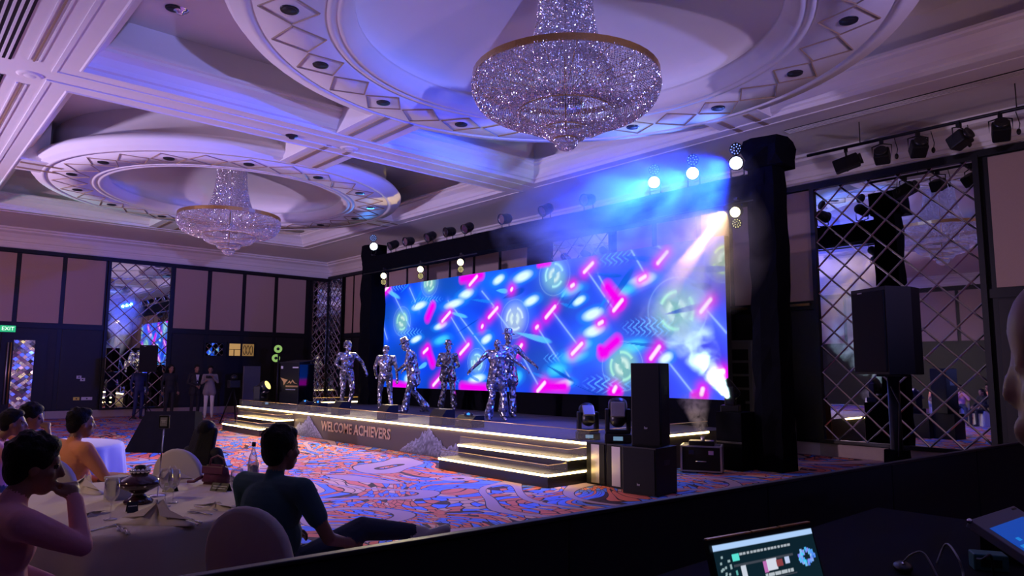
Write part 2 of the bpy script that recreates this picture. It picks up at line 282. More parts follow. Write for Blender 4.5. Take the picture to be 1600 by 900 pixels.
for (u, v) in ((47, 117), (545, 232)):
    p = onz(u, v, 6.0); b = MB().lathe([(0.0, -.03), (.07, -.03), (.1, -.012), (.13, -.03), (.16, -.012), (.18, 0)], 20).build('ceiling_boss', 'plaster', ceil, p)
for (u, v, nm) in ((456, 212, 'small dark sprinkler head on the long ceiling beam'), (282, 16, 'bright chrome spotlight in the recessed coffer')):
    p = onz(u, v, 6.0 if u > 400 else HT)
    o = MB().lathe([(0, -.07), (.05, -.06), (.06, -.03), (.1, -.02), (.12, 0)], 14).build('sprinkler_head' if u > 400 else 'ceiling_spotlight', 'satin' if u > 400 else 'chrome', None, p); tag(o, nm, 'sprinkler' if u > 400 else 'spotlight')

# ---------------------------------------------------------------- lattice mirrors
def clip(poly, w, h):
    for ax, lim, sg in ((0, 0, 1), (0, w, -1), (1, 0, 1), (1, h, -1)):
        out = []
        for i, p in enumerate(poly):
            q = poly[(i + 1) % len(poly)]; a = sg * (p[ax] - lim); b = sg * (q[ax] - lim)
            if a >= 0: out.append(p)
            if (a >= 0) != (b >= 0): t = a / (a - b); out.append((p[0] + t * (q[0] - p[0]), p[1] + t * (q[1] - p[1])))
        poly = out
        if len(poly) < 3: return []
    return poly
def lattice(parent, mx, w, h, pw, ph, strip_w=0.035, tilt=0.0, pane='mirror', double=False):
    """diamond mirror panes in the local x,z plane of mx, facing -y, with a bevelled strip on each joint"""
    full = MB().prism([(pw * .49, 0), (0, ph * .49), (-pw * .49, 0), (0, -ph * .49)][::-1], -.012, 0).mesh('mirror_pane'); full.materials.append(M[pane])
    for j in range(-1, int(2 * h / ph) + 3):
        for i in range(-1, int(2 * w / pw) + 3):
            if (i + j) % 2: continue
            c = (i * pw / 2, j * ph / 2); poly = [(c[0] + dx * pw * .49, c[1] + dz * ph * .49) for dx, dz in ((1, 0), (0, 1), (-1, 0), (0, -1))]
            q = clip(poly, w, h)
            if len(q) < 3: continue
            ar = abs(sum(q[k][0] * q[(k + 1) % len(q)][1] - q[(k + 1) % len(q)][0] * q[k][1] for k in range(len(q)))) / 2
            if ar < 0.004 * pw: continue
            if abs(ar - pw * ph * .49 * .49 * 2) < 1e-6: o = link('mirror_pane', full, None, parent); o.matrix_local = mx @ Matrix.Translation((c[0], 0, c[1])) @ Euler((random.gauss(0, tilt), 0, random.gauss(0, tilt))).to_matrix().to_4x4()
            else: o = MB().prism(q[::-1], -.012, 0).build('mirror_pane', pane, parent); o.matrix_local = mx
    for sg in (1, -1):
        n = int(2 * (w / pw + h / ph)) + 4
        for k in range(-n, n):
            if k % 2 == 0: continue
            pts = []                        # line  x/pw*2 + sg*z/ph*2 = k
            for x in (0, w):
                z = sg * (k - 2 * x / pw) * ph / 2
                if 0 <= z <= h: pts.append((x, z))
            for z in (0, h):
                x = (k - sg * 2 * z / ph) * pw / 2
                if 0 < x < w: pts.append((x, z))
            if len(pts) < 2: continue
            a, b = Vector((pts[0][0], -.016, pts[0][1])), Vector((pts[1][0], -.016, pts[1][1]))
            if (b - a).length < 0.06: continue
            t = (b - a).normalized(); s = Vector((-t.z, 0, t.x)) * strip_w / 2; u = Vector((0, -.016, 0))
            m = MB().add([a + s, a + u, a - s, b + s, b + u, b - s], [(0, 1, 4, 3), (1, 2, 5, 4), (2, 0, 3, 5), (0, 2, 1), (3, 4, 5)])
            o = m.build('lattice_strip', 'strip', parent); o.matrix_local = mx
def wall_mx(side, a):    # local +x runs to the right seen from inside, local -y points into the room
    if side == 'stage': return Matrix.Translation((a, YF - .045, 0))
    return Matrix.Translation((XL + .045, a, 0)) @ Matrix.Rotation(math.pi / 2, 4, 'Z')
# stage wall
ws = struct('wall_stage'); MB().box(XL - .2, XR + .2, YF, YF + .2, 0, HT).build('plaster_wall', 'plaster', ws)
wl = struct('wall_left'); MB().box(XL - .2, XL, YB - .2, YF + .2, 0, HT).build('plaster_wall', 'plaster', wl)
def dress(w_, side, spans, a0, a1, top, mirrors):
    def bx(nm, x0, x1, z0, z1, d0, d1, m, ch=0):   # d = distance out of the wall face
        if side == 'stage': return MB().box(x0, x1, YF - d1, YF - d0, z0, z1, ch=ch).build(nm, m, w_)
        return MB().box(XL + d0, XL + d1, x0, x1, z0, z1, ch=ch).build(nm, m, w_)
    bx('backing', a0, a1, .24, top, 0, .03, 'black'); bx('top_rail', a0, a1, top - .12, top, .03, .10, 'black'); q = a0
    for m0, m1 in mirrors + [(a1, a1)]:
        if m0 - q > .05: bx('middle_rail', q, m0, 2.88, 3.03, .03, .075, 'black')
        q = m1
    e = a0
    for x0, x1, kind in spans:
        if kind == 'p': bx('fabric_panel', x0, x1, 3.05, top - .14, .03, .06, 'panel', .008); bx('lower_panel', x0, x1, .30, 2.86, .03, .05, 'dwood', .006)
    return bx
lp = [(-2.5 + 1.26 * k, -2.5 + 1.26 * k + 1.12, 'p') for k in range(-4, 6)]
lspan = [(y0, y1, 'p') for y0, y1 in ((3.33, 4.45), (4.58, 5.71), (7.95, 9.07), (9.23, 10.37), (10.52, 11.64), (11.79, 12.96))] + [(2.08, 3.2, 'p'), (.82, 1.94, 'p')] + [(.8 - 1.26 * k - 1.12, .8 - 1.26 * k, 'p') for k in range(0, 6)]
bxl = dress(wl, 'left', lspan, YB, YF, 5.36, [(5.8, 7.86), (13.2, YF)])
sspan = [(x0, x1, 'p') for x0, x1 in ((-25.55, -24.98), (-24.85, -23.75))] + [(-23.6 + 1.26 * k, -22.48 + 1.26 * k, 'p') for k in range(0, 7)] + [(-11.55, -10.45, 'p'), (-10.3, -9.2, 'p'), (-9.05, -8.35, 'p'), (-8.25, -7.55, 'p'), (-7.1, -6.48, 'p'), (-3.36, -2.3, 'p')] + [(-2.15 + 1.26 * k, -1.03 + 1.26 * k, 'p') for k in range(0, 12)]
bxs = dress(ws, 'stage', sspan, XL, XR, 5.45, [(XL, -25.7), (-13.98, -11.7), (-6.46, -3.5)])
for w_, side, a, z0, wd, ht, p in ((ws, 'stage', -6.38, .32, 2.8, 4.98, .53), (wl, 'left', 5.87, .30, 1.92, 4.92, .50), (ws, 'stage', -13.9, .32, 2.12, 4.98, .53), (ws, 'stage', -26.9, .32, 1.1, 4.98, .36), (wl, 'left', 13.26, .30, .66, 4.92, .36)):
    mx = wall_mx(side, a) @ Matrix.Translation((0, 0, z0)); lattice(w_, mx, wd, ht, p, p * .98, 0.035)
    for x0, x1, q0, q1 in ((-.09, 0, -.06, ht + .06), (wd, wd + .09, -.06, ht + .06), (0, wd, -.06, 0), (0, wd, ht, ht + .06)):
        o = MB().box(x0, x1, -.07, .04, q0, q1).build('mirror_frame', 'black', w_); o.matrix_local = mx
for (x0, x1) in ((XL, -7.0), (-6.5, XR)): MB().box(x0, x1, YF - .05, YF, 0, .24, ch=.008).build('baseboard_stage', 'base')['kind'] = 'structure'
for (y0, y1) in ((YB, 2.95), (4.3, YF)): MB().box(XL, XL + .05, y0, y1, 0, .24, ch=.008).build('baseboard_left', 'base')['kind'] = 'structure'
for nm, b in (('wall_back', (XL - .2, XR + .2, YB - .2, YB)), ('wall_right', (XR, XR + .2, YB - .2, YF + .2))):
    w_ = struct(nm); MB().box(*b, 0, HT).build('plaster_wall', 'dwood', w_)
    if nm == 'wall_back':
        for k in range(24): MB().box(XL + .4 + k * 1.65, XL + 1.9 + k * 1.65, YB, YB + .05, 3.05, 5.3).build('fabric_panel', 'panel', w_)
# door with the small mirror diamonds, exit sign, switch plates, hatch
d1 = struct('door_1'); MB().box(XL + .03, XL + .09, 2.98, 4.2, 0, 2.72).build('door_leaf', 'black', d1)
mx = wall_mx('left', 3.30) @ Matrix.Translation((0, -.055, .32))
for j in range(33):
    for i in range(8):
        if (i + j) % 2: continue
        c = (i * .08, j * .068); q = clip([(c[0] + dx * .077, c[1] + dz * .065) for dx, dz in ((1, 0), (0, 1), (-1, 0), (0, -1))], .56, 2.16)
        if len(q) < 3: continue
        cc = (sum(p[0] for p in q) / len(q), sum(p[1] for p in q) / len(q))
        o = MB().prism([(p[0] - cc[0], p[1] - cc[1]) for p in q][::-1], -.012, 0).build('mirror_tile', 'strip', d1); o.matrix_local = mx @ Matrix.Translation((cc[0], 0, cc[1])) @ Euler((random.gauss(0, .10), 0, random.gauss(0, .12))).to_matrix().to_4x4()
for y in (3.16, 3.24): MB().tube([(XL + .14, y - .0, .5), (XL + .14, y, 2.4)], .02, 8).build('door_handle', 'gold' if y > 3.2 else 'alu', d1)
ex = thing('exit_sign', 'green lit exit sign above the mirrored door', 'sign', (XL + .03, 3.12, 2.72)); MB().box(0, .06, -.2, .2, 0, .2).build('sign_box', emat('exit_green', (.02, .55, .22), .9), ex)
o = link('lettering', text_mesh('EXIT', .16), emat('exit_white', (.8, 1, .85), 1.4), ex); o.matrix_local = face_mx((.065, 0, .1), (1, 0, 0))
for i, (y, z, s, m, lb) in enumerate(((5.15, 1.32, .07, 'print', 'white switch plate upper of the pair on the dark wall beside the mirror'), (5.26, 1.24, .07, 'print', 'white switch plate lower of the pair on the dark wall beside the mirror'), (5.12, .62, .09, mat('socket_yellow', (.75, .65, .08), .5), 'yellow socket plate low on the dark wall'), (5.42, .62, .16, 'print', 'long white socket strip low on the dark wall'))):
    t = thing('switch_plate', lb, 'switch', (XL + .05, y, z)); MB().box(0, .015, -s, s, -.05, .05, ch=.004).build('plate', m, t); MB().box(.012, .022, -.02, .02, -.02, .02).build('rocker', 'satin', t)
h = struct('window_1'); MB().box(XL + .04, XL + .12, 9.9, 11.0, 2.05, 2.62).build('window_frame', 'black', h)
for y0, y1, c, es in ((9.97, 10.38, (.75, .42, .14), .6), (10.46, 10.9, (.45, .24, .07), .5)): MB().box(XL + .10, XL + .125, y0, y1, 2.11, 2.56).build('pane', emat('hatch_glow_%d' % int(y0 * 100), c, es), h)
MB().box(XL + .12, XL + .135, 9.97, 10.38, 2.33, 2.35).build('glazing_bar', 'black', h); MB().box(XL + .12, XL + .135, 10.13, 10.16, 2.11, 2.34).build('glazing_bar', 'black', h)
for k in range(3): MB().tube([(XL + .13, 10.54 + k * .13 + .05 * math.cos(a), 2.33 + .17 * math.sin(a)) for a in [i * math.pi / 6 for i in range(13)]], .012, 6).build('scroll', 'black', h)
h = struct('window_2'); MB().box(XL + .04, XL + .10, 9.05, 9.8, 2.05, 2.62).build('window_frame', 'black', h); lattice(h, wall_mx('left', 9.12) @ Matrix.Translation((0, -.06, 2.1)), .62, .46, .23, .23, .02, 0.03)
# ---------------------------------------------------------------- stage, steps, kerbs
SX0, SX1, SY0, SY1, SZ = -20.7, -7.2, 8.0, 12.9, 0.57
st = thing('stage', 'low blue-black stage with light strips along its printed front', 'stage', (0, 0, 0))
MB().box(SX0, SX1, SY0 + .01, SY1, 0, SZ - .01).build('stage_body', 'sfront', st); MB().box(SX0, SX1, SY0, SY1, SZ - .01, SZ).build('stage_top', 'stage', st)
MB().box(SX0, SX1, SY0 - .012, SY0 + .01, SZ - .035, SZ - .005).build('light_strip', 'led', st); MB().box(SX1 - .01, SX1 + .012, SY0, 11.2, SZ - .035, SZ - .005).build('light_strip', 'led', st); MB().box(SX0 - .012, SX0 + .03, 10.2, 12.4, SZ - .0, SZ + .03).build('light_strip', 'led', st)
def kerb(par, pts, z, h):
    for a, b in zip(pts, pts[1:]):
        d = (Vector((*b, 0)) - Vector((*a, 0))); n = Vector((-d.y, d.x, 0)).normalized() * .004
        vs = [(p[0] + s * n.x, p[1] + s * n.y, q) for p in (a, b) for s in (-1, 1) for q in (z, z + h)]
        MB().add(vs, [(0, 1, 3, 2), (4, 6, 7, 5), (0, 4, 5, 1), (2, 3, 7, 6), (1, 5, 7, 3), (0, 2, 6, 4)]).build('acrylic_kerb', 'acryl', par)
        MB().tube([(a[0], a[1], z + h), (b[0], b[1], z + h)], .006, 6).build('kerb_edge', 'goldline', par)
    for p in pts: MB().tube([(p[0], p[1], z), (p[0], p[1], z + h)], .007, 6).build('kerb_post', 'acryl', par)
kerb(st, [(SX0, SY0 + .05), (-17.0, SY0 + .05), (-12.1, SY0 + .05), (SX1 - .02, SY0 + .05), (SX1 - .02, 11.2)], SZ, .17)
kerb(st, [(SX0 + .02, 12.3), (SX0 + .02, 10.3)], SZ, .17)
for x0, x1, lb in ((-19.4, -17.0, 'black lit steps up to the stage beside the lectern'), (-9.7, -7.15, 'black lit steps up to the stage beside the loudspeaker stack')):
    t = thing('stage_steps', lb, 'steps', (0, 0, 0))
    for y0, z1 in ((7.12, .19), (7.52, .38)):
        tr = MB().box(x0, x1, y0, 7.995, z1 - .19 if z1 > .2 else 0, z1, ch=.006).build('tread', 'satin', t)
        MB().box(x0, x1 + .012, y0 - .012, y0 + .004, z1 - .035, z1 - .008).build('light_strip', 'led', t); MB().box(x1 - .004, x1 + .012, y0, 7.98, z1 - .035, z1 - .008).build('light_strip', 'led', t)
        if x0 < -15: MB().box(x0 - .012, x0 + .004, y0, 7.98, z1 - .035, z1 - .008).build('light_strip', 'led', t)
        kerb(t, [(x0 + .02, y0 + .03), (x1 - .02, y0 + .03), (x1 - .02, 7.97)], z1, .12)
# printed front: lettering and mountains
o = link('lettering', text_mesh('WELCOME ACHIEVERS', .30, .004, offset=.007), 'bronze', st); o.matrix_local = face_mx((-14.05, SY0 - .004, .30), (0, -1, 0)) @ Matrix.Diagonal((.98, 1, 1, 1))
def colmesh(name, vs, fs, cols, emis=None):
    me = bpy.data.meshes.new(name); me.from_pydata(vs, [], fs); ca = me.color_attributes.new('Col', 'FLOAT_COLOR', 'POINT'); ca.data.foreach_set('color', np.asarray(cols, np.float32).ravel()); return me
def attr_mat(name, emit):
    m = bpy.data.materials.new(name); m.use_nodes = True; nt = m.node_tree; a = nt.nodes.new('ShaderNodeAttribute'); a.attribute_name = 'Col'; b = nt.nodes['Principled BSDF']
    if emit: b.inputs['Base Color'].default_value = (0, 0, 0, 1); b.inputs['Specular IOR Level'].default_value = 0.02; b.inputs['Roughness'].default_value = .6; nt.links.new(a.outputs['Color'], b.inputs['Emission Color']); b.inputs['Emission Strength'].default_value = emit
    else: nt.links.new(a.outputs['Color'], b.inputs['Base Color']); b.inputs['Roughness'].default_value = .7
    return m
mtn = attr_mat('mountain_print', 0)
def mountain(x0, x1, peaks):
    n = 64; r = random.Random(int(x0 * 10)); vs = []; cols = []; rows = 12; fs = []
    for i in range(n + 1):
        x = x0 + (x1 - x0) * i / n; hgt = max(max(0, hh * (1 - abs(x - px) / wd)) for px, wd, hh in peaks) * (0.88 + .24 * r.random())
        for j in range(rows + 1):
            z = .012 + hgt * j / rows; g = (0.10 + .24 * r.random() ** 1.6) * (.55 + .75 * j / rows); vs.append((x, SY0 - .002, z)); cols.append((g * .80, g * .88, g * 1.25, 1))
    for i in range(n):
        for j in range(rows): k = i * (rows + 1) + j; fs.append((k, k + rows + 1, k + rows + 2, k + 1))
    link('mountain_print', colmesh('mountain_print', vs, fs, cols), mtn, st)
mountain(-17.0, -15.4, ((-16.2, .75, .50), (-16.7, .5, .30))); mountain(-12.2, -9.75, ((-11.25, .9, .50), (-10.3, .9, .30), (-11.75, .5, .26)))
# ---------------------------------------------------------------- LED wall
LX0, LX1, LZ0, LZ1, LY = -19.83, -7.26, 1.09, 4.22, 12.0
lw = thing('led_wall', 'huge LED wall glowing blue and magenta behind the performers', 'screen', (0, 0, 0))
MB().box(LX0, LX1, LY + .02, LY + .16, LZ0, LZ1).build('cabinet', 'plastic', lw); MB().box(LX0 - .1, LX1 + .05, LY + .01, LY + .5, SZ, LZ0 - .005).build('black_plinth', 'drape', lw)
NX, NZ = 600, 160
gx, gz = np.meshgrid(np.linspace(LX0, LX1, NX), np.linspace(LZ0, LZ1, NZ)); S = lambda u, v: (lambda p: (p[0], p[2]))(ony(u, v, LY))
img = np.zeros((NZ, NX, 3)); U = (gx - LX0) / (LX1 - LX0); V = (gz - LZ0) / (LZ1 - LZ0)
wv = np.sin(gx * 1.3 + 1.2 * np.sin(gz * 1.7 + gx * .4)) * np.sin(gz * 2.1 + .9 * np.sin(gx * .9)); wv2 = np.sin(gx * .63 + 2 * np.sin(gz * .9)) 
img[..., 0] = .004 + .05 * U ** 3; img[..., 1] = .045 + .06 * np.clip(wv, 0, 1) + .03 * np.clip(wv2, 0, 1) * (1 - U); img[..., 2] = .66 + .30 * np.clip(wv + .3, -.6, 1)
def addc(mask, col): 
    for k in range(3): img[..., k] += mask * col[k]
def mixc(mask, col):
    mask = np.clip(mask, 0, 1)
    for k in range(3): img[..., k] = img[..., k] * (1 - mask) + col[k] * mask
def segd(a, b):
    a, b = np.array(a), np.array(b); d = b - a; t = np.clip(((gx - a[0]) * d[0] + (gz - a[1]) * d[1]) / (d @ d), 0, 1); return np.hypot(gx - a[0] - t * d[0], gz - a[1] - t * d[1])
def chevron(u, v, ru, rv, ang, col=(.1, .45, 1.0)):
    c = S(u, v); s = S(u + ru, v); rx = abs(s[0] - c[0]); rz_ = rv * .017; m = np.clip(1 - ((gx - c[0]) / rx) ** 2 - ((gz - c[1]) / rz_) ** 2, 0, 1)
    p = (gx - c[0]) * math.cos(ang) + np.abs((gz - c[1]) % .22 - .11) * 1.4; addc(m * (np.sin(p * 42) > .55) * .75, col)
for a in ((962, 402, 34, 12, .3), (640, 520, 22, 10, .5), (1015, 510, 52, 14, 0), (950, 600, 45, 14, .8), (665, 470, 28, 9, .3), (622, 448, 16, 8, .2), (700, 595, 20, 10, .7), (870, 560, 25, 9, .3)): chevron(*a)
for u0, v0, u1, v1 in ((753, 455, 777, 485), (862, 485, 902, 538), (705, 496, 730, 538), (1028, 545, 1085, 617), (934, 428, 957, 470), (640, 450, 655, 485), (810, 545, 840, 600), (700, 470, 768, 560), (980, 380, 1010, 432), (915, 420, 960, 485), (770, 480, 800, 520), (1100, 480, 1135, 520), (590, 480, 605, 530), (840, 512, 890, 590), (610, 450, 640, 510), (1040, 395, 1015, 372)):
    d = segd(S(u0, v0), S(u1, v1)); addc(np.exp(-(d / .018) ** 2) * .7, (.35, .55, 1.0)); addc(np.exp(-(d / .10) ** 2) * .15, (.2, .3, 1.0))
for u, v, ru, rv in ((830, 470, 14, 6), (760, 530, 10, 6), (905, 470, 12, 5), (1040, 560, 14, 6), (650, 530, 10, 5), (880, 600, 18, 5), (728, 460, 14, 7), (779, 437, 11, 6), (817, 432, 18, 7), (709, 475, 18, 6), (894, 453, 20, 6), (926, 491, 20, 7), (928, 517, 20, 7), (688, 509, 12, 5), (690, 531, 14, 6), (870, 577, 18, 8), (807, 590, 11, 8), (897, 556, 26, 8), (655, 478, 14, 6), (1003, 438, 26, 7), (990, 541, 24, 7), (975, 455, 22, 6), (745, 592, 16, 6), (640, 590, 10, 8), (912, 540, 16, 6)):
    c = S(u, v); s = S(u + ru, v); rx = abs(s[0] - c[0]) * 1.3; rz_ = rv * .030; k = (gx - c[0]) / rx; q = (gz - c[1] - .05 * np.sin(k * 2)) / rz_; d = np.sqrt(k ** 2 + q ** 2)
    addc(np.exp(-(d / 1.5) ** 2) * .14, (.0, .25, .6)); mixc(np.clip((1.15 - d) * 1.6, 0, 1) * .85, (.01, .24, .95)); mixc(np.clip((.75 - d) * 2.2, 0, 1) * .97, (.70, .98, 1.0) if u % 3 else (.05, .55, .95))
for u, v, r, kind in ((804, 498, 24, 'w'), (628, 502, 22, 'g'), (1057, 485, 33, 'g'), (866, 430, 24, 'c'), (671, 442, 20, 'g'), (594, 570, 15, 'G'), (745, 566, 18, 'c'), (972, 572, 26, 'g'), (1133, 405, 22, 'G')):
    c = S(u, v); rr = r * .0185; rx = rr * 1.05; d = np.hypot((gx - c[0]) / rx, (gz - c[1]) / rr)
    col = {'w': (.62, .85, 1.0), 'g': (.34, .85, .55), 'G': (.42, .85, .30), 'c': (.35, .85, 1.0)}[kind]
    addc(np.exp(-(d / 1.0) ** 2) * .18, col); mixc(np.exp(-(d / .85) ** 4) * .75, [x * .62 for x in col]); an = np.arctan2(gz - c[1], gx - c[0]); mixc(np.exp(-((d - .62) / .07) ** 2) * .65 * (np.sin(3 * an + u) > -.3), [min(1, x * 1.1 + .1) for x in col]); mixc(np.exp(-((d - .28) / .12) ** 2) * .6 * (np.sin(2 * an + v) > -.5), (.8, 1, .9)); mixc(np.exp(-((d - 1.1) / .025) ** 2) * .25, (.4, .7, 1))
for k in range(30):      # fine streaks and leaf shapes in the picture
    r_ = random.Random(k); u_, v_ = 595 + 535 * r_.random(), 0; zc = LZ0 + (LZ1 - LZ0) * r_.random(); xc = LX0 + (LX1 - LX0) * r_.random(); an = r_.uniform(-.5, .9); ln_ = r_.uniform(.25, .8); th = r_.uniform(.012, .07)
    px_ = (gx - xc) * math.cos(an) + (gz - zc) * math.sin(an); pz_ = -(gx - xc) * math.sin(an) + (gz - zc) * math.cos(an); mixc(np.clip((1 - (px_ / ln_) ** 2 - (pz_ / (th * (1.2 + px_ / ln_ * .8))) ** 2) * 2, 0, .8), ((.01, .20, .85), (.0, .09, .60), (.10, .55, 1.0), (.0, .05, .50))[k % 4])
MG = (.80, .0, .78)
for u0, v0, u1, v1, wd in ((949, 449, 968, 473, .17), (941, 553, 964, 532, .15), (676, 478, 668, 497, .15), (668, 545, 676, 568, .15), (722, 604, 757, 607, .14), (850, 604, 882, 604, .16), (722, 436, 752, 430, .14), (842, 414, 858, 411, .08), (592, 460, 606, 450, .16), (612, 600, 640, 604, .12), (1115, 590, 1135, 585, .13), (1085, 618, 1100, 617, .10), (938, 545, 946, 552, .1), (955, 612, 968, 612, .1)):
    mixc(np.clip(1.3 - segd(S(u0, v0), S(u1, v1)) / wd, 0, 1) ** .7, MG)
for u0, v0, u1, v1 in ((1028, 411, 1042, 394), (913, 425, 926, 411), (1000, 437, 1008, 432), (853, 496, 867, 479), (764, 496, 777, 481), (691, 502, 703, 488), (959, 485, 972, 469), (1095, 487, 1110, 468), (719, 553, 732, 538), (806, 553, 815, 539), (894, 553, 909, 537), (1017, 560, 1030, 542), (677, 602, 690, 587), (840, 611, 851, 598), (734, 445, 745, 432), (601, 454, 607, 448), (753, 511, 754, 509), (838, 512, 840, 510), (799, 453, 800, 451), (893, 447, 896, 445), (936, 506, 941, 503), (1119, 583, 1130, 580), (662, 551, 668, 545), (1096, 616, 1098, 608), (959, 611, 962, 605)):
    d = segd(S(u0, v0), S(u1, v1)); mixc(np.exp(-(d / .15) ** 2) * .95, MG); mixc(np.clip(1.6 - d / .038, 0, 1), (1.0, .72, .95))
img = np.clip(img, 0, 1.15)
vs = np.c_[gx.ravel(), np.full(gx.size, LY), gz.ravel()]; ii = np.arange(NX * NZ).reshape(NZ, NX); fs = np.c_[ii[:-1, :-1].ravel(), ii[:-1, 1:].ravel(), ii[1:, 1:].ravel(), ii[1:, :-1].ravel()]
link('screen_face', colmesh('screen_face', vs.tolist(), fs.tolist(), np.c_[img.reshape(-1, 3), np.ones(NX * NZ)]), attr_mat('led_picture', 1.15), lw)
# ---------------------------------------------------------------- chandeliers
def strands(prof, n, bead, step, jit=0.0):
    """bead strings hung along a profile of (radius, height); each bead is an octahedron"""
    P = [Vector((r, 0, z)) for r, z in prof]; L = [0]
    for a, b in zip(P, P[1:]): L.append(L[-1] + (b - a).length)
    k = int(L[-1] / step); m = MB(); loc = []
    for q in range(k + 1):
        s = L[-1] * q / k; i = max(j for j in range(len(L)) if L[j] <= s + 1e-9); i = min(i, len(P) - 2); t = (s - L[i]) / (L[i + 1] - L[i]); loc.append(P[i].lerp(P[i + 1], t))
    vs = []; fs = []; O = [(1, 0, 0), (-1, 0, 0), (0, 1, 0), (0, -1, 0), (0, 0, 1), (0, 0, -1)]; F = [(0, 2, 4), (2, 1, 4), (1, 3, 4), (3, 0, 4), (2, 0, 5), (1, 2, 5), (3, 1, 5), (0, 3, 5)]
    for i in range(n):
        a = 2 * math.pi * i / n; c, s = math.cos(a), math.sin(a)
        for p in loc:
            b = len(vs); rr = bead * (0.8 + 0.4 * random.random())
            q_ = random.random() * 1.57; cq, sq = math.cos(q_) * rr, math.sin(q_) * rr; tx, ty = random.uniform(-.45, .45), random.uniform(-.45, .45)
            vs += [(p.x * c + o[0] * cq - o[1] * sq + o[2] * tx * rr, p.x * s + o[0] * sq + o[1] * cq + o[2] * ty * rr, p.z + o[2] * rr * 1.1 - (o[0] * tx + o[1] * ty) * rr) for o in O]; fs += [(f[0] + b, f[1] + b, f[2] + b) for f in F]
    return m.add(vs, fs)
def band(r, z, h, t=.02, n=48): return MB().lathe([(r, z), (r + t, z), (r + t, z + h), (r, z + h)], n, close=True, smooth=False)
def smoothp(pts, k=6):
    out = []
    for i in range(len(pts) - 1):
        p0, p1, p2, p3 = [Vector(pts[max(0, min(len(pts) - 1, i + d))]) for d in (-1, 0, 1, 2)]
        for j in range(k): t = j / k; out.append(tuple(.5 * ((2 * p1) + (p2 - p0) * t + (2 * p0 - 5 * p1 + 4 * p2 - p3) * t * t + (3 * p1 - p0 - 3 * p2 + p3) * t ** 3)))
    return out + [tuple(pts[-1])]
def chandelier(label, loc):
    t = thing('chandelier', label, 'chandelier', loc, 0, 'crystal chandeliers')
    def stuff(nm, mb): o = mb.build(nm, 'bead', t); o['kind'] = 'stuff'; return o
    stuff('neck_bead_curtain', strands(smoothp([(.36, 6.86), (.37, 6.5), (.42, 6.15), (.50, 5.85), (.64, 5.54)]), 130, .0115, .023)); stuff('inner_bead_curtain', strands([(.28, 6.3), (.30, 5.3)], 48, .010, .03))
    stuff('bowl_bead_strings', strands(smoothp([(1.24, 5.47), (1.25, 5.32), (1.15, 5.14), (.93, 5.03), (.63, 5.05)]), 210, .012, .024))
    stuff('top_bead_net', strands([(1.22, 5.5), (.66, 5.53)], 110, .010, .03))
    stuff('second_bowl_strings', strands(smoothp([(.62, 5.04), (.63, 4.95), (.52, 4.84), (.29, 4.82)]), 120, .0105, .021)); stuff('third_bowl_strings', strands(smoothp([(.29, 4.81), (.29, 4.75), (.24, 4.69), (.15, 4.68)]), 80, .0095, .018))
    stuff('bottom_tassel', strands(smoothp([(.15, 4.67), (.15, 4.61), (.1, 4.55), (.01, 4.52)]), 50, .009, .016))
    band(1.23, 5.46, .085).build('rim_band', 'gold', t); band(.61, 5.03, .05).build('second_ring', 'gold', t); band(.28, 4.80, .035, .015).build('third_ring', 'gold', t); band(.145, 4.66, .025, .012).build('bottom_ring', 'gold', t)
    band(.33, 6.84, .1, .05).build('ceiling_canopy', 'gold', t); MB().tube([(0, 0, 6.9), (0, 0, 4.66)], .018, 8).build('stem', 'gold', t)
    for k in range(18): a = 2 * math.pi * k / 18; MB().tube([(.06 * math.cos(a), .06 * math.sin(a), 5.3), (1.24 * math.cos(a), 1.24 * math.sin(a), 5.47)], .007, 4).build('frame_rod', 'gold', t)
    MB().lathe([(0, 5.10), (.2, 5.10), (.24, 5.13), (.24, 5.27), (.2, 5.28), (0, 5.28)], 24).build('glass_drum', 'chrome', t); return t
ch0 = chandelier('crystal bead chandelier under the nearer, larger blue-lit dome', (RC[1][0], RC[1][1], 0))
dup(ch0, (RC[0][0], RC[0][1], 0), 0, 'crystal bead chandelier under the far mauve dome by the panelled wall')
dup(ch0, (RC[2][0], RC[2][1], 0), 0, 'crystal bead chandelier hanging by itself in the bay behind the mixing desk')
# ---------------------------------------------------------------- truss, towers, stage lamps
TY = 11.3
def draped(pts, w, d, seg, amp, seed):
    """cloth-wrapped square column along z: ragged outline"""
    r = random.Random(seed); m = MB(); vs = []; fs = []; z0, z1 = pts
    for i in range(seg + 1):
        z = z0 + (z1 - z0) * i / seg
        for (sx, sy) in ((-1, -1), (-.3, -1.1), (.4, -1), (1, -1), (1.08, 0), (1, 1), (-1, 1), (-1.06, 0)): vs.append((sx * w / 2 * (1 + r.uniform(-amp, amp)), sy * d / 2 * (1 + r.uniform(-amp, amp)), z))
    for i in range(seg):
        for j in range(8): fs.append((i * 8 + j, i * 8 + (j + 1) % 8, i * 8 + 8 + (j + 1) % 8, i * 8 + 8 + j))
    fs += [tuple(range(7, -1, -1)), tuple(seg * 8 + j for j in range(8))]; return m.add(vs, fs)
tr = thing('lighting_truss', 'black draped lighting truss spanning the LED wall on two towers', 'truss', (0, 0, 0))
o = draped((0, 5.45), .46, .46, 16, .10, 3).build('tower', 'drape', tr, (-5.98, TY, 0)); o = draped((SZ, 5.5), .62, .5, 16, .10, 5).build('tower', 'drape', tr, (-19.35, TY + .25, 0))
o = draped((0, .5), .66, .6, 3, .15, 8).build('tower_head', 'drape', tr, (-5.93, TY, 5.1))
mbm = draped((-19.2, -5.9), .46, .46, 28, .05, 9); o = mbm.build('beam_drape', 'drape', tr, (0, TY, 4.80), (0, math.pi / 2, 0))
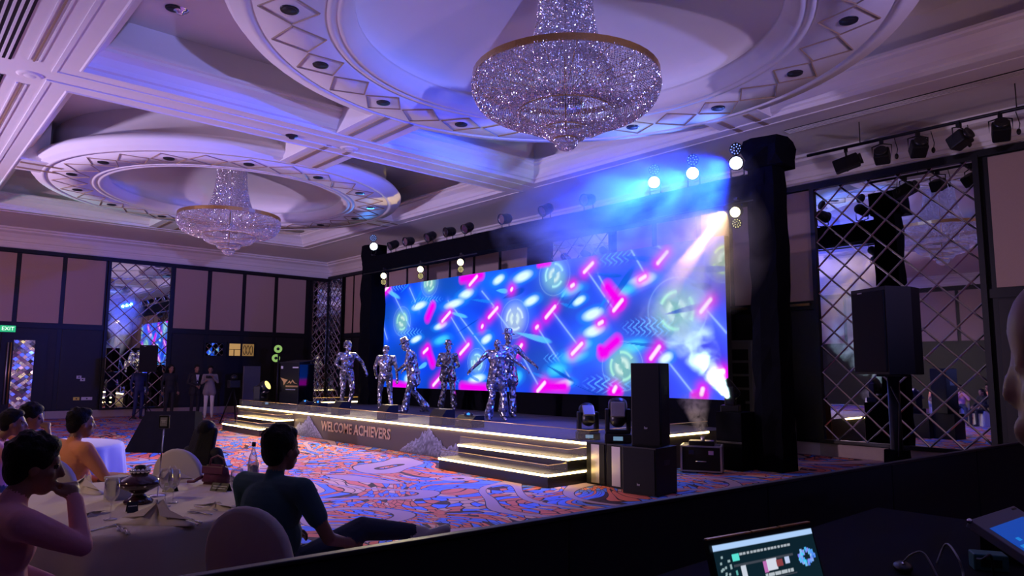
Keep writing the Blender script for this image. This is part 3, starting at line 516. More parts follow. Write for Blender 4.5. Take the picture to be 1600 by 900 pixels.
MB().tube([(-19.1, TY - .25, 4.52), (-13.6, TY - .25, 4.52)], .02, 8).build('lamp_bar', 'satin', tr); MB().tube([(-8.4, TY - .25, 4.55), (-6.1, TY - .25, 4.55)], .02, 8).build('lamp_bar', 'satin', tr)
def par(label, loc, aim, lens, hang=False, s=1.0, group='stage wash lamps on the truss', ledring=None):
    t = thing('wash_lamp', label, 'stage light', loc, 0, group); t.scale = (s, s, s); sg = -1 if hang else 1
    MB().box(-.05, .05, -.05, .05, -.02 * sg if sg > 0 else -.02, .03, ch=.005).build('clamp', 'satin', t)
    MB().tube([(-.13, 0, .30 * sg), (-.13, 0, .05 * sg), (0, 0, .02 * sg), (.13, 0, .05 * sg), (.13, 0, .30 * sg)], .014, 6).build('yoke', 'satin', t)
    hd = MB().lathe([(0, -.17), (.06, -.17), (.11, -.12), (.125, -.05), (.125, .12), (.135, .12), (.135, .15), (.118, .15), (.112, .125)], 18).build('lamp_head', 'satin', t, (0, 0, .28 * sg))
    q = (Vector(aim) - Vector(loc)).to_track_quat('Z', 'Y'); hd.rotation_euler = q.to_euler()
    MB().lathe([(0, .128), (.112, .128)], 18).build('lens', lens, hd)
    if ledring:
        b = thing_ = MB()
        for k in range(10): a = 2 * math.pi * k / 10; b.ell((.085 * math.cos(a), .085 * math.sin(a), .0), (.013, .013, .013), n=6, m=4)
        for k in range(5): a = 2 * math.pi * k / 5; b.ell((.04 * math.cos(a), .04 * math.sin(a), .0), (.011, .011, .011), n=6, m=4)
        o = b.build('led_ring', ledring, t, (0, -.03, .54 * sg)); o['kind'] = 'stuff'; o.rotation_euler = q.to_euler(); MB().lathe([(0, -.012), (.115, -.012), (.115, -.04), (0, -.05)], 16).build('ring_body', 'satin', o)
    return t
BL = emat('lens_blue_white', (.75, .88, 1.0), 7.0); YL = emat('lens_warm_white', (1.0, .88, .45), 6.0); DK = 'chrome'; RB = emat('ring_blue', (.25, .35, 1.0), 1.6); RY = emat('ring_yellow', (1.0, .85, .3), 2.0)
AIM = (0.5, -1.0, 1.5)
for i, (x, lb) in enumerate(((-8.33, 'brilliant blue-white stage lamp on the truss, inmost of the lit three beside the tower'), (-7.44, 'brilliant blue-white stage lamp on the truss, middle of the lit three'), (-6.53, 'brilliant blue-white stage lamp on the truss beside the draped tower'))):
    par(lb, (x, TY, 5.06), (x * .3 + .2, -1, 2.2), BL, ledring=RB)
par('blue-white lit stage lamp on top of the farther draped tower', (-18.96, TY, 5.12), AIM, BL, ledring=RB)
dk = ['fifth', 'fourth', 'third', 'second', 'first']
for i, (x, lb) in enumerate(((-11.39, 'unlit dark stage lamp standing on the truss at the edge of the blue smoke'), (-12.81, 'unlit dark stage lamp on the truss, next to the one at the blue smoke'), (-14.29, 'unlit dark stage lamp on the truss, in the spaced pair inward of the cluster'), (-15.07, 'unlit dark stage lamp on the truss, fourth from the lit far tower lamp'), (-15.95, 'unlit dark stage lamp on the truss, third from the lit far tower lamp'), (-17.02, 'unlit dark stage lamp on the truss, second from the lit far tower lamp'), (-17.84, 'unlit dark stage lamp on the truss directly beside the lit far tower lamp'), (-10.1, 'unlit dark stage lamp half hidden in the blue smoke on the truss'))):
    par(lb, (x, TY, 5.03), (x - 2 + (i % 3), -2, -2 + (i % 2) * 4), DK)
for i, (x, lb) in enumerate(((-17.9, 'yellow-white lamp hanging under the truss, next to the far tower'), (-16.01, 'yellow-white lamp hanging under the truss, middle of the far three'), (-14.22, 'yellow-white lamp hanging under the truss, farthest of three from the far tower'))):
    par(lb, (x, TY - .25, 4.58), (-6, -1, 1.0), YL, True, .75, 'yellow lamps under the truss', RY)
par('yellow beam lamp hanging under the truss beside the draped tower', (-6.42, TY - .25, 4.62), (-4.5, 2.5, 2.4), YL, True, .8, 'yellow lamps under the truss', RY)
def moving_head(label, loc, rz, tilt, lens, s=1.0, group='moving head lamps'):
    t = thing('moving_head_lamp', label, 'stage light', loc, rz, group); t.scale = (s, s, s)
    MB().box(-.17, .17, -.15, .15, 0, .11, ch=.012).build('base', 'plastic', t); MB().box(-.06, .06, -.152, -.15, .03, .08).build('display', emat('display_blue', (.25, .45, .7), .5), t)
    y = MB()
    for sx in (-1, 1): y.box(sx * .135 - .03, sx * .135 + .03, -.08, .08, .13, .42, ch=.014)
    y.box(-.16, .16, -.08, .08, .11, .16, ch=.012); y.build('yoke', 'plastic', t)
    h = MB().lathe([(0, -.17), (.07, -.165), (.105, -.12), (.115, 0), (.125, .10), (.12, .17), (.10, .175)], 18).build('head', 'satin', t, (0, 0, .36), (tilt, 0, 0)); MB().lathe([(0, .165), (.10, .17)], 18).build('lens', lens, h)
    MB().box(-.09, .09, -.13, -.10, -.12, .1, ch=.01).build('head_fin', 'brushed', h); return t
moving_head('black moving head lamp on the stage corner above the steps', (-7.52, 8.36, SZ), .9, -.9, 'chrome', 1.0); moving_head('black moving head lamp on top of the brushed-front bass cabinets', (-6.72, 8.12, .605), .7, -.6, 'chrome', 1.12)
moving_head('moving head lamp with yellow lens beside the lectern end steps', (-20.3, 8.5, SZ), 2.2, 1.1, emat('lens_yellow', (1, .75, .2), 2.0), 1.35)
moving_head('moving head lamp on the floor shooting a white-blue beam into smoke', tuple(ony(1142, 640, 10.9)[:2]) + (.95,), -1.15, .75, emat('lens_cyan_white', (.75, .98, 1.0), 25.0), 1.0)
sd = thing('equipment_crate', 'dark crate carrying the smoke-beam lamp beside the stage', 'crate', (ony(1142, 640, 10.9)[0], 10.9, 0)); MB().box(-.18, .3, -.19, .3, 0, .95, ch=.012).build('crate_body', 'drape', sd); MB().box(-.18, .3, -.2, -.19, .44, .47).build('edge_strip', 'satin', sd)
# rail of theatre lamps over the big mirror
RY_, RZ_ = 12.6, 5.60
rl = thing('lamp_rail', 'black lamp rail slung under the soffit over the great mirror', 'rail', (0, 0, 0)); MB().tube([(-5.85, RY_, RZ_), (2.0, RY_, RZ_)], .028, 8).build('pipe', 'black', rl)
for x in (-4.9, -2.6, -.5, 1.6): MB().tube([(x, RY_, RZ_), (x, RY_, 6.0)], .008, 6).build('hanger', 'black', rl)
for i, (x, yaw, tl, lg, lb) in enumerate(((-5.15, 1.9, .55, 1.5, 'long black profile spotlight at the free end of the lamp rail'), (-4.55, .2, .9, .8, 'upright black fresnel spotlight second along the lamp rail'), (-3.98, .6, 1.2, .9, 'black fresnel spotlight in the middle of the lamp rail'), (-3.38, 1.2, .8, 1.0, 'tilted black spotlight fourth along the lamp rail'), (-2.82, .3, 1.2, .95, 'black fresnel spotlight beside the drop cable on the lamp rail'), (-1.2, .3, 1.2, .95, 'black fresnel spotlight farthest along the lamp rail'))):
    t = thing('theatre_spotlight', lb, 'spotlight', (x, RY_, RZ_ - .02), yaw, 'theatre spotlights on the rail'); MB().box(-.03, .03, -.03, .03, -.07, .03).build('clamp', 'black', t)
    MB().tube([(-.15, 0, -.3), (-.15, 0, -.1), (0, 0, -.06), (.15, 0, -.1), (.15, 0, -.3)], .012, 6).build('yoke', 'black', t)
    b = MB().box(-.12, .12, -.14 * lg, .14 * lg, -.11, .11, ch=.025).build('lamp_body', 'plastic', t, (0, 0, -.28), (-tl * .5, 0, 0)); MB().lathe([(.09, 0), (.1, .05), (.085, .05), (0, .03)], 16, Matrix.Translation((0, -.14 * lg, 0)) @ Matrix.Rotation(math.pi / 2, 4, 'X')).build('lens_barrel', 'satin', b)
    MB().tube([(.2, 0, 0), (.24, 0, -.2), (.22, .0, -.3)], .007, 5).build('cable', 'cable', t); MB().ell((.22, 0, -.32), (.03, .03, .05)).build('plug', 'plastic', t)
# ---------------------------------------------------------------- loudspeakers and cases
def speaker(name, label, loc, rz, w_, d, h, front='grille', strip=False, logo=True, group=None, z0=0.0):
    t = thing(name, label, 'loudspeaker', loc, rz, group)
    MB().box(-w_ / 2, w_ / 2, -d / 2 + .01, d / 2, z0, z0 + h, ch=.01).build('cabinet', 'plastic', t); MB().box(-w_ / 2 + .02, w_ / 2 - .02, -d / 2 - .006, -d / 2 + .012, z0 + .02, z0 + h - .02, ch=.004).build('front_grille', front, t)
    if strip: MB().box(-w_ * .2, w_ * .2, -d / 2 - .012, -d / 2 - .004, z0 + .03, z0 + h - .03).build('brushed_strip', 'brushed', t)
    if logo: o = link('badge', text_mesh('hv', .05, .001), 'print', t); o.matrix_local = face_mx((0, -d / 2 - .014, z0 + h * .22), (0, -1, 0))
    for s in (-1, 1): MB().box(s * w_ / 2 - .004, s * w_ / 2 + .004, -.08, .08, z0 + h * .62, z0 + h * .72, ch=.003).build('handle', 'satin', t)
    return t
speaker('bass_cabinet', 'broad black bass cabinet under the tall loudspeaker', (-6.03, 7.94, 0), .12, .52, .56, .62); speaker('tall_loudspeaker', 'tall black loudspeaker on the broad bass cabinet before the LED wall', (-6.06, 8.02, .62), .35, .42, .42, 1.11)
speaker('bass_cabinet', 'narrow bass cabinet with brushed grey front next to the steps', (-6.93, 8.12, 0), 0.0, .38, .5, .60, strip=True, logo=False); speaker('bass_cabinet', 'narrow bass cabinet with brushed grey front between its twin and the broad one', (-6.53, 8.10, 0), 0.0, .38, .5, .60, strip=True, logo=False)
sp = thing('speaker_stand', 'black draped pole carrying the loudspeaker before the great mirror', 'stand', (-2.45, 6.75, 0)); MB().tube([(0, 0, 0.02), (0, 0, 1.62)], .05, 10).build('pole', 'black', sp); draped((0, .95), .16, .16, 8, .12, 21).build('pole_drape', 'drape', sp)
MB().tube([(0, -.06, 1.5), (.08, -.1, 1.35), (.04, -.08, .9)], .008, 6).build('cable', 'cable', sp); MB().box(-.22, .22, -.22, .22, 0, .04, ch=.01).build('base_plate', 'black', sp); MB().box(-.1, .1, -.1, .1, 1.585, 1.605).build('mount_plate', 'black', sp)
def pa(label, loc, rz, w_, d, h):
    t = thing('pole_loudspeaker', label, 'loudspeaker', loc, rz); poly = [(-w_ / 2, -d / 2), (w_ / 2, -d / 2), (w_ / 2, d * .1), (w_ * .28, d / 2), (-w_ * .28, d / 2), (-w_ / 2, d * .1)]
    MB().add([(x, y, z) for z in (0, h) for x, y in poly], [tuple(range(5, -1, -1)), tuple(range(6, 12))] + [(i, (i + 1) % 6, (i + 1) % 6 + 6, i + 6) for i in range(6)]).build('cabinet', 'plastic', t)
    MB().box(-w_ / 2 + .015, w_ / 2 - .015, -d / 2 - .012, -d / 2 + .004, .02, h - .03, ch=.008).build('front_grille', 'grille', t)
    MB().box(-w_ * .27, -w_ * .14, -d / 2 - .014, -d / 2 - .011, h * .945, h * .957).build('badge', 'print', t); return t
pa('black loudspeaker up on a pole before the great lattice mirror', (-2.45, 6.75, 1.605), -.55, .45, .42, .76)
ss = thing('speaker_stand', 'black stand of the loudspeaker before the far lattice mirror', 'stand', (-24.6, 6.6, 0)); MB().tube([(0, 0, 0), (0, 0, 1.5)], .025, 8).build('pole', 'black', ss)
for k in range(3): a = k * 2.094; MB().tube([(0, 0, .5), (.45 * math.cos(a), .45 * math.sin(a), .012)], .014, 6).build('leg', 'black', ss)
pa('small black loudspeaker on a stand before the far lattice mirror', (-24.6, 6.6, 1.5), 1.2, .50, .45, .85)
# stage monitors along the front edge
for i, (x, y, w_, lb) in enumerate(((-15.3, 8.35, .36, 'small black stage monitor near the first dancer and the lectern'), (-13.25, 8.35, .36, 'small black stage monitor before the dancing pair'), (-11.25, 8.32, .42, 'small black stage monitor before the hatted dancer standing alone'), (-10.5, 8.4, .5, 'low black stage box with gadgets before the embracing dancers'), (-17.3, 8.45, .34, 'small stage box with blue light, nearer the lectern steps'), (-16.6, 8.45, .34, 'small stage box with blue light, farther from the lectern steps'))):
    t = thing('stage_monitor', lb, 'monitor', (x, y, SZ), 0, 'boxes along the stage front'); hh = .30 if i < 3 else .22
    MB().prism([(-.15, 0), (.15, 0), (.15, hh * .6), (.05, hh), (-.15, hh)], -w_ / 2, w_ / 2, Matrix.Rotation(-math.pi / 2, 4, 'Z')).build('cabinet', 'plastic', t)
    MB().box(-w_ / 2 + .02, w_ / 2 - .02, -.153, -.149, .02, hh * .55).build('front_grille', 'satin', t); MB().box(-w_ / 2 + .05, -w_ / 2 + .12, -.156, -.15, hh * .5, hh * .52).build('badge', 'print', t)
    if i >= 3:
        for k in range(3): MB().ell((-.1 + .09 * k, -.02, hh + .015), (.035, .03, .03), n=8, m=6).build('gadget', emat('blue_led', (.02, .25, 1), 1.6) if k == 1 else 'satin', t)
# fog flight case, backstage odds
def case(label, loc, rz, w_, d, h, openlid=False, mats='plastic'):
    t = thing('flight_case', label, 'case', loc, rz); MB().box(-w_ / 2, w_ / 2, -d / 2, d / 2, 0.03, h, ch=.006).build('case_body', mats, t)
    e = MB()
    for sx in (-1, 1):
        for sy in (-1, 1): e.box(sx * w_ / 2 - .015, sx * w_ / 2 + .015, sy * d / 2 - .015, sy * d / 2 + .015, .03, h + .006)
        for z in (.03, h): e.box(sx * w_ / 2 - .013, sx * w_ / 2 + .013, -d / 2, d / 2, z - .012, z + .012); e.box(-w_ / 2, w_ / 2, sx * d / 2 - .013, sx * d / 2 + .013, z - .012, z + .012)
    e.build('metal_edging', 'alu', t)
    for sx in (-1, 1):
        for sy in (-1, 1): MB().ell((sx * (w_ / 2 - .06), sy * (d / 2 - .06), .025), (.025, .025, .025), n=8, m=6).build('caster', 'black', t)
    for s in (-.5, .5): MB().box(s * w_ * .5 - .04, s * w_ * .5 + .04, -d / 2 - .012, -d / 2, h * .7, h * .85).build('latch', 'chrome', t)
    MB().tube([(-.08, -d / 2 - .01, h * .45), (-.08, -d / 2 - .05, h * .45), (.08, -d / 2 - .05, h * .45), (.08, -d / 2 - .01, h * .45)], .008, 6).build('handle', 'chrome', t)
    return t
cp = onz(1103, 735, 0) + np.array([.04, -.16, 0]); fc = case('black flight case with metal edges puffing pink fog', (cp[0], cp[1], 0), .5, .62, .42, .42); MB().box(-.2, .2, -.12, .12, .42, .50, ch=.01).build('fog_machine', 'satin', fc); MB().tube([(.02, -.05, .48), (.02, -.05, .56)], .035, 10).build('nozzle', 'alu', fc)
t = case('tall dark flight case standing against the wall by the mirror', (-7.05, 13.45, 0), 0, .42, .5, .88); 
for k, z in enumerate((.93, 1.0, 1.1)): MB().box(-.22, .18 + .04 * (k % 2), -.27, -.2, z, z + .035).build('folded_stand', 'alu', t)
MB().box(-.2, .2, -.2, .2, .88, 1.15).build('stacked_tray', 'plastic', t)
wb = tag(MB().prism([(-.09, 0), (.13, 0), (.10, .95), (-.02, .95)], -.012, .012).build('leaning_board', 'wood', None, (-6.98, 12.6, 0.0)), 'brown wooden board leaning upright behind the draped tower', 'board')
t = thing('light_tube', 'glowing white curved light tube beside the brown board', 'lamp', (-7.11, 12.49, 0)); MB().tube([(-.03, 0, .25), (.03, 0, .45), (.03, 0, .6), (-.06, 0, .72)], .014, 8).build('tube', emat('tube_glow', (1, .85, .55), 5), t); MB().lathe([(0, 0), (.06, 0), (.05, .04), (.012, .06), (.012, .26), (0, .26)], 12).build('base', 'black', t)
bp = thing('backstage_panel', 'grey equipment rack panel in the dark behind the LED wall end', 'rack', (-7.75, 13.05, 0)); MB().box(-.4, .4, 0, .5, 0, 2.25, ch=.01).build('rack_body', mat('dim_grey', (.10, .10, .12), .6), bp)
for k in range(6): MB().box(-.35, .32, -.012, 0, .5 + k * .27, .72 + k * .27, ch=.005).build('rack_unit', 'plastic', bp); MB().box(-.3, -.1, -.016, -.01, .6 + k * .27, .62 + k * .27).build('label_strip', 'print', bp)
for (x0, x1) in ((-8.35, -7.95), (-7.05, -6.55)): MB().box(x0, x1, YF - .13, YF - .05, 2.95, 3.0).build('gilt_ledge', 'gold', ws)
# lectern
lp_ = onz(455, 631, SZ); lc = thing('lectern', 'black lectern with gold bird logo and glossy side mirroring the blue screen', 'lectern', (-20.0, 9.45, SZ), 0.38)
MB().box(-.36, .36, -.32, .32, 0, 1.22, ch=.008).build('body', 'black', lc); MB().box(0.361, .365, -.30, .30, .02, 1.18).build('glossy_side', 'bluepanel', lc); MB().add([(-.38, -.34, 1.22), (.38, -.34, 1.22), (.38, .34, 1.30), (-.38, .34, 1.30), (-.38, -.34, 1.25), (.38, -.34, 1.25), (.38, .34, 1.33), (-.38, .34, 1.33)], [(0, 3, 2, 1), (4, 5, 6, 7), (0, 1, 5, 4), (1, 2, 6, 5), (2, 3, 7, 6), (3, 0, 4, 7)]).build('slanted_top', 'plastic', lc)
GL = mat('gold_print', (.75, .45, .16), .5); f = MB()
f.prism([(-.33, .80), (-.05, .74), (-.12, .68), (-.20, .58), (-.22, .68)][::-1], -.326, -.322); f.prism([(-.08, .62), (.02, .72), (.07, .66), (.13, .75), (.22, .66), (.33, .62), (.2, .64), (.13, .7), (.06, .62), (.02, .67)][::-1], -.326, -.322); f.build('bird_logo', GL, lc)
for j, (z, n, m_, s) in enumerate(((.53, 13, GL, .035), (.45, 20, 'print', .018))):
    g = MB(); r = random.Random(j); x = -.12
    for k in range(n): wd = s * (.5 + .5 * r.random()); g.box(x, x + wd, -.326, -.322, z, z + s * 1.3); x += wd + s * .28
    g.build('small_print', m_, lc)
MB().box(-.33, -.25, -.326, -.322, 1.06, 1.14).build('small_emblem', 'print', lc); MB().box(.12, .34, -.326, -.322, 1.08, 1.12).build('small_emblem', 'print', lc)
# things beside the left steps
gp = thing('par_lamp_stand', 'black stand with two green glowing ring lamps behind the lectern', 'stage light', (-22.6, 10.0, 0)); MB().tube([(0, 0, 0), (0, 0, 2.35)], .03, 8).build('pole', 'black', gp); MB().lathe([(0, 0), (.3, 0), (.28, .03), (.04, .05)], 16).build('base', 'black', gp)
for dx, z in ((.06, 2.28), (-.08, 1.98)):
    o = MB().lathe([(.09, 0), (.13, .02), (.09, .04), (.05, .02)], 16, close=True).build('ring_lamp', emat('ring_green', (.45, .8, .2), .55), gp, (dx, -.05, z)); o.rotation_euler = (Vector((1, -.42, -.1))).to_track_quat('Z', 'Y').to_euler(); MB().lathe([(0, -.05), (.12, -.05), (.13, .0), (0, .01)], 16).build('housing', 'black', o)
dp = thing('standing_panel', 'dim grey standing panel by the far wall', 'panel', (-25.6, 10.35, 0), -1.2); MB().box(-.38, .38, -.03, .03, 0, 1.72, ch=.006).build('board', mat('grey_panel', (.13, .13, .14), .6), dp); MB().box(-.3, .3, -.2, .2, 0, .04).build('foot', 'black', dp)
tp = thing('camera_tripod', 'black camera on a tripod beside the lectern end steps', 'tripod', (-21.6, 8.2, 0))
for k in range(3): a = k * 2.094 + .4; MB().tube([(0, 0, 1.05), (.35 * math.cos(a), .35 * math.sin(a), .01)], .02, 6).build('leg', 'black', tp)
MB().box(-.12, .12, -.16, .16, 1.05, 1.28, ch=.02).build('camera_body', 'plastic', tp); MB().ell((0, 0, 1.36), (.1, .1, .09)).build('hood', 'black', tp)
# draped floor box among the tables
w0 = onz(215, 705, 0); db = thing('draped_floor_box', 'wedge-shaped box under black cloth on the carpet', 'box', (-15.1, 4.5, 0), .72)
MB().add([(-.72, -.3, 0), (.72, -.3, 0), (.62, .35, 0), (-.62, .35, 0), (-.42, -.12, .78), (.60, -.12, .80), (.55, .2, .76), (-.42, .2, .74)], [(0, 3, 2, 1), (4, 5, 6, 7), (0, 1, 5, 4), (1, 2, 6, 5), (2, 3, 7, 6), (3, 0, 4, 7)]).build('cloth_cover', 'drape', db); MB().box(-.35, .45, -.1, .15, .2, .7).build('monitor_inside', 'plastic', db)
# ---------------------------------------------------------------- people
def V3(*a): return np.array(a, float)
class Body:
    """one figure = tapered capsules and ellipsoids fused into a single skin"""
    def __init__(s): s.p = []
    def cap(s, a, ra, b, rb, m): s.p.append(('c', np.array(a, float), ra, np.array(b, float), rb, m)); return s
    def ell(s, c, r, m, R=None): s.p.append(('e', np.array(c, float), np.array(r, float), np.eye(3) if R is None else np.asarray(R, float), None, m)); return s
    def raw(s):
        mb = MB()
        for k in s.p:
            if k[0] == 'c':
                a, b = Vector(k[1]), Vector(k[3]); d = b - a
                if d.length < 1e-5: d = Vector((0, 0, 1e-4))
                t = d.normalized(); up = Vector((0, 0, 1)) if abs(t.z) < .9 else Vector((1, 0, 0)); x = t.cross(up).normalized(); y = x.cross(t); n = 12; vs = []; fs = []; R_ = []
                for i in range(0, 5): q = math.pi / 2 * i / 4; R_.append((a - t * k[2] * math.cos(q), k[2] * math.sin(q)))
                for i in range(0, 5): q = math.pi / 2 * i / 4; R_.append((b + t * k[4] * math.sin(q), k[4] * math.cos(q)))
                for c, r in R_:
                    r = max(r, 1e-4)
                    for j in range(n): w_ = 2 * math.pi * j / n; vs.append(c + (x * math.cos(w_) + y * math.sin(w_)) * r)
                for i in range(len(R_) - 1):
                    for j in range(n): fs.append((i * n + j, i * n + (j + 1) % n, (i + 1) * n + (j + 1) % n, (i + 1) * n + j))
                fs += [tuple(range(n - 1, -1, -1)), tuple((len(R_) - 1) * n + j for j in range(n))]; mb.add(vs, fs)
            else:
                m4 = Matrix(k[3].tolist()).to_4x4(); m4.translation = Vector(k[1]); mb.ell((0, 0, 0), k[2], m4, 16, 12)
        return mb
    def dist(s, P):
        D = []
        for k in s.p:
            if k[0] == 'c':
                d = k[3] - k[1]; t = np.clip(((P - k[1]) @ d) / max(d @ d, 1e-9), 0, 1); D.append(np.linalg.norm(P - k[1] - t[:, None] * d, axis=1) - (k[2] + (k[4] - k[2]) * t))
            else: q = np.linalg.norm(((P - k[1]) @ k[3]) / k[2], axis=1); D.append((q - 1) * k[2].min())
        return np.array(D)
    def build(s, name, parent=None, voxel=.012, smooth=3, loc=None):
        o = bpy.data.objects.new('tmp', s.raw().mesh('tmp')); COL.objects.link(o); md = o.modifiers.new('r', 'REMESH'); md.mode = 'VOXEL'; md.voxel_size = voxel
        sm = o.modifiers.new('s', 'SMOOTH'); sm.iterations = smooth; sm.factor = .5
        me = bpy.data.meshes.new_from_object(o.evaluated_get(bpy.context.evaluated_depsgraph_get())); old = o.data; bpy.data.objects.remove(o); bpy.data.meshes.remove(old); me.name = name
        n = len(me.vertices); P = np.empty(n * 3); me.vertices.foreach_get('co', P); P = P.reshape(-1, 3); best = s.dist(P).argmin(0)
        names = []; 
        for k in s.p:
            if k[5] not in names: names.append(k[5])
        me.materials.clear()
        for x in names: me.materials.append(M[x])
        vm = np.array([names.index(k[5]) for k in s.p])[best]; nf = len(me.polygons); ls = np.empty(nf, np.int32); me.polygons.foreach_get('loop_start', ls); vi = np.empty(len(me.loops), np.int32); me.loops.foreach_get('vertex_index', vi)
        me.polygons.foreach_set('material_index', vm[vi[ls]].astype(np.int32)); me.polygons.foreach_set('use_smooth', np.ones(nf, bool))
        return link(name, me, None, parent, loc)
STAND = dict(pel=(0, 0, .96), chest=(0, 0, 1.30), neck=(0, -.01, 1.48), head=(0, .03, 1.62), shL=(-.19, -.01, 1.42), shR=(.19, -.01, 1.42), elL=(-.25, -.03, 1.14), elR=(.25, -.03, 1.14), wrL=(-.26, .06, .90), wrR=(.26, .06, .90),
             hiL=(-.09, 0, .93), hiR=(.09, 0, .93), knL=(-.10, .03, .51), knR=(.10, .03, .51), anL=(-.11, -.02, .09), anR=(.11, -.02, .09))
SIT = dict(pel=(0, -.02, .56), chest=(0, -.06, .90), neck=(0, -.05, 1.08), head=(0, 0, 1.22), shL=(-.19, -.06, 1.02), shR=(.19, -.06, 1.02), elL=(-.27, .0, .76), elR=(.27, .0, .76), wrL=(-.18, .24, .70), wrR=(.18, .24, .70),
           hiL=(-.09, 0, .52), hiR=(.09, 0, .52), knL=(-.13, .43, .52), knR=(.13, .43, .52), anL=(-.13, .42, .09), anR=(.13, .42, .09))
def rotm(yaw, pitch=0, roll=0): return np.array(Euler((pitch, roll, yaw)).to_matrix())
def person(label, loc, rz, base=STAND, J=None, top='suit', bottom='suit', shoe='dshoe', skin='skin', hair='short', sleeve='long', yaw=0.0, pitch=0.0, voxel=.012, group=None, fat=1.0, hand_m=None, hat=None, face=True, toes=None, scale=1.0, jacket=0.0, flare=1.0, curl=.6, fingers=True, handdir=None, nose=1.0, bald=False, eye_m='eye'):
    j = {k: V3(*v) for k, v in base.items()}
    for k, v in (J or {}).items(): j[k] = V3(*v)
    t = thing('person', label, 'person', loc, rz, group); t.scale = (scale,) * 3; B = Body(); hm = hand_m or skin; sit = base is SIT
    mid = (j['pel'] + j['chest']) / 2
    B.ell(j['pel'], (.165 * fat, .125 * fat, .13), top if jacket else bottom); B.ell(mid, (.150 * fat, .115 * fat, .17), top); B.ell(j['chest'], (.175 * fat, .12 * fat, .17), top)
    B.cap(j['shL'] + V3(.03, 0, -.005), .062 * fat, j['shR'] + V3(-.03, 0, -.005), .062 * fat, top); B.cap((j['shL'] + j['shR']) / 2 + V3(0, 0, -.02), .085, j['neck'], .055, top); B.cap(j['neck'] + V3(0, 0, .0), .052, j['head'] + V3(0, -.02, -.05), .05, skin)
    if jacket:
        for sd in 'LR': B.cap(j['chest'] + V3(0, 0, -.05), .13 * fat, j['hi' + sd] + V3(0, 0, -jacket), .125 * fat, top)
    R = rotm(yaw, pitch); h = j['head']; W = lambda x, y, z: h + R @ V3(x, y, z)
    B.ell(W(0, -.012, .028), (.074, .094, .092), skin, R); B.ell(W(0, .026, -.03), (.060, .066, .092), skin, R); B.ell(W(0, .045, -.098), (.040, .038, .030), skin, R); B.ell(W(0, .06, .03), (.056, .03, .032), skin, R)
    if bald: B.ell(W(0, .034, .045), (.066, .066, .072), skin, R)
    if face:
        B.cap(W(0, .088, .012), .011, W(0, .088 + .020 * nose, -.032), .016 * (.6 + .4 * nose), skin); B.ell(W(0, .088, -.068), (.026, .014, .010), skin, R); B.ell(W(0, .086, -.082), (.024, .014, .010), skin, R)
        for sx in (-1, 1): B.ell(W(sx * .074, -.008, -.012), (.011, .022, .033), skin, R); B.ell(W(sx * .030, .079, .004), (.013, .011, .009), eye_m, R); B.ell(W(sx * .04, .06, -.03), (.024, .022, .026), skin, R)
    for sd, sg in (('L', -1), ('R', 1)):
        sh, el, wr = j['sh' + sd], j['el' + sd], j['wr' + sd]
        B.cap(sh, .060 * fat, sh * .45 + el * .55, .050 * fat, top)
        B.cap(sh * .45 + el * .55, .050 * fat if sleeve == 'long' else .044, el, .043 if sleeve == 'long' else .038, top if sleeve == 'long' else skin); fm = top if sleeve == 'long' else skin
        B.cap(el, .043 if sleeve == 'long' else .038, wr, .034 if sleeve == 'long' else .027, fm)
        if sleeve == 'wide': pass
        d = nrm(wr - el) if handdir is None or sd not in handdir else nrm(handdir[sd]); side = nrm(np.cross(d, V3(0, 0, 1)) + V3(1e-4, 0, 0)) * sg; nn = np.cross(side, d) * sg
        pal = wr + d * .05; B.cap(wr, .024, pal, .030, hm); B.cap(pal - side * .02, .018, pal + side * .02, .018, hm)
        if fingers:
            for f, (o_, ln) in enumerate(((-.030, .066), (-.010, .078), (.010, .074), (.029, .058))):
                a = wr + d * .085 + side * o_; b = a + (d * math.cos(curl) - nn * math.sin(curl)) * ln * .55; c = b + (d * math.cos(curl * 2.2) - nn * math.sin(curl * 2.2)) * ln * .5; B.cap(pal + side * o_ * .8, .012, a, .0105, hm); B.cap(a, .0105, b, .0095, hm); B.cap(b, .0095, c, .0075, hm)
            a = wr + d * .03 - side * .03; b = a + nrm(d * .7 - side * .7 - nn * .3) * .04; c = b + nrm(d - side * .1 - nn * .4) * .032; B.cap(a, .014, b, .012, hm); B.cap(b, .012, c, .009, hm)
        hp, kn, an = j['hi' + sd], j['kn' + sd], j['an' + sd]; B.cap(hp, .088 * fat, kn, .062 * fat, bottom); B.cap(kn, .060 * fat, an + (kn - an) * .1, .050 * flare, bottom)
        tv = V3(0, .15, -.05) if toes is None else V3(*toes[sd]); B.cap(an, .042, an + tv * .25 + V3(0, 0, -.01), .042, shoe); B.cap(an + V3(0, -.04, -.045), .036, an + tv, .034, shoe)
    b = B.build('body', t, voxel)
    if hair in ('short', 'thick', 'bun'):
        H = Body(); k = 1.12 if hair == 'thick' else 1.0
        H.ell(W(0, -.028, .046), (.086 * k, .098 * k, .088 * k), 'hair', R); H.ell(W(0, -.062, -.005), (.078 * k, .055 * k, .085 * k), 'hair', R); H.ell(W(0, .03, .092), (.066 * k, .052, .040 * k), 'hair', R)
        for sx in (-1, 1): H.ell(W(sx * .066, -.02, .02), (.018 * k, .04, .05), 'hair', R)
        for q in range(26): a = rng.uniform(0, 6.28); e = rng.uniform(.2, 1.4); H.ell(W(.078 * k * math.cos(a) * math.cos(e), -.03 + .09 * k * math.sin(a) * math.cos(e), .05 + .085 * k * math.sin(e)), (.016, .016, .014), 'hair', R)
        H.build('hair', t, voxel * .9, 1)
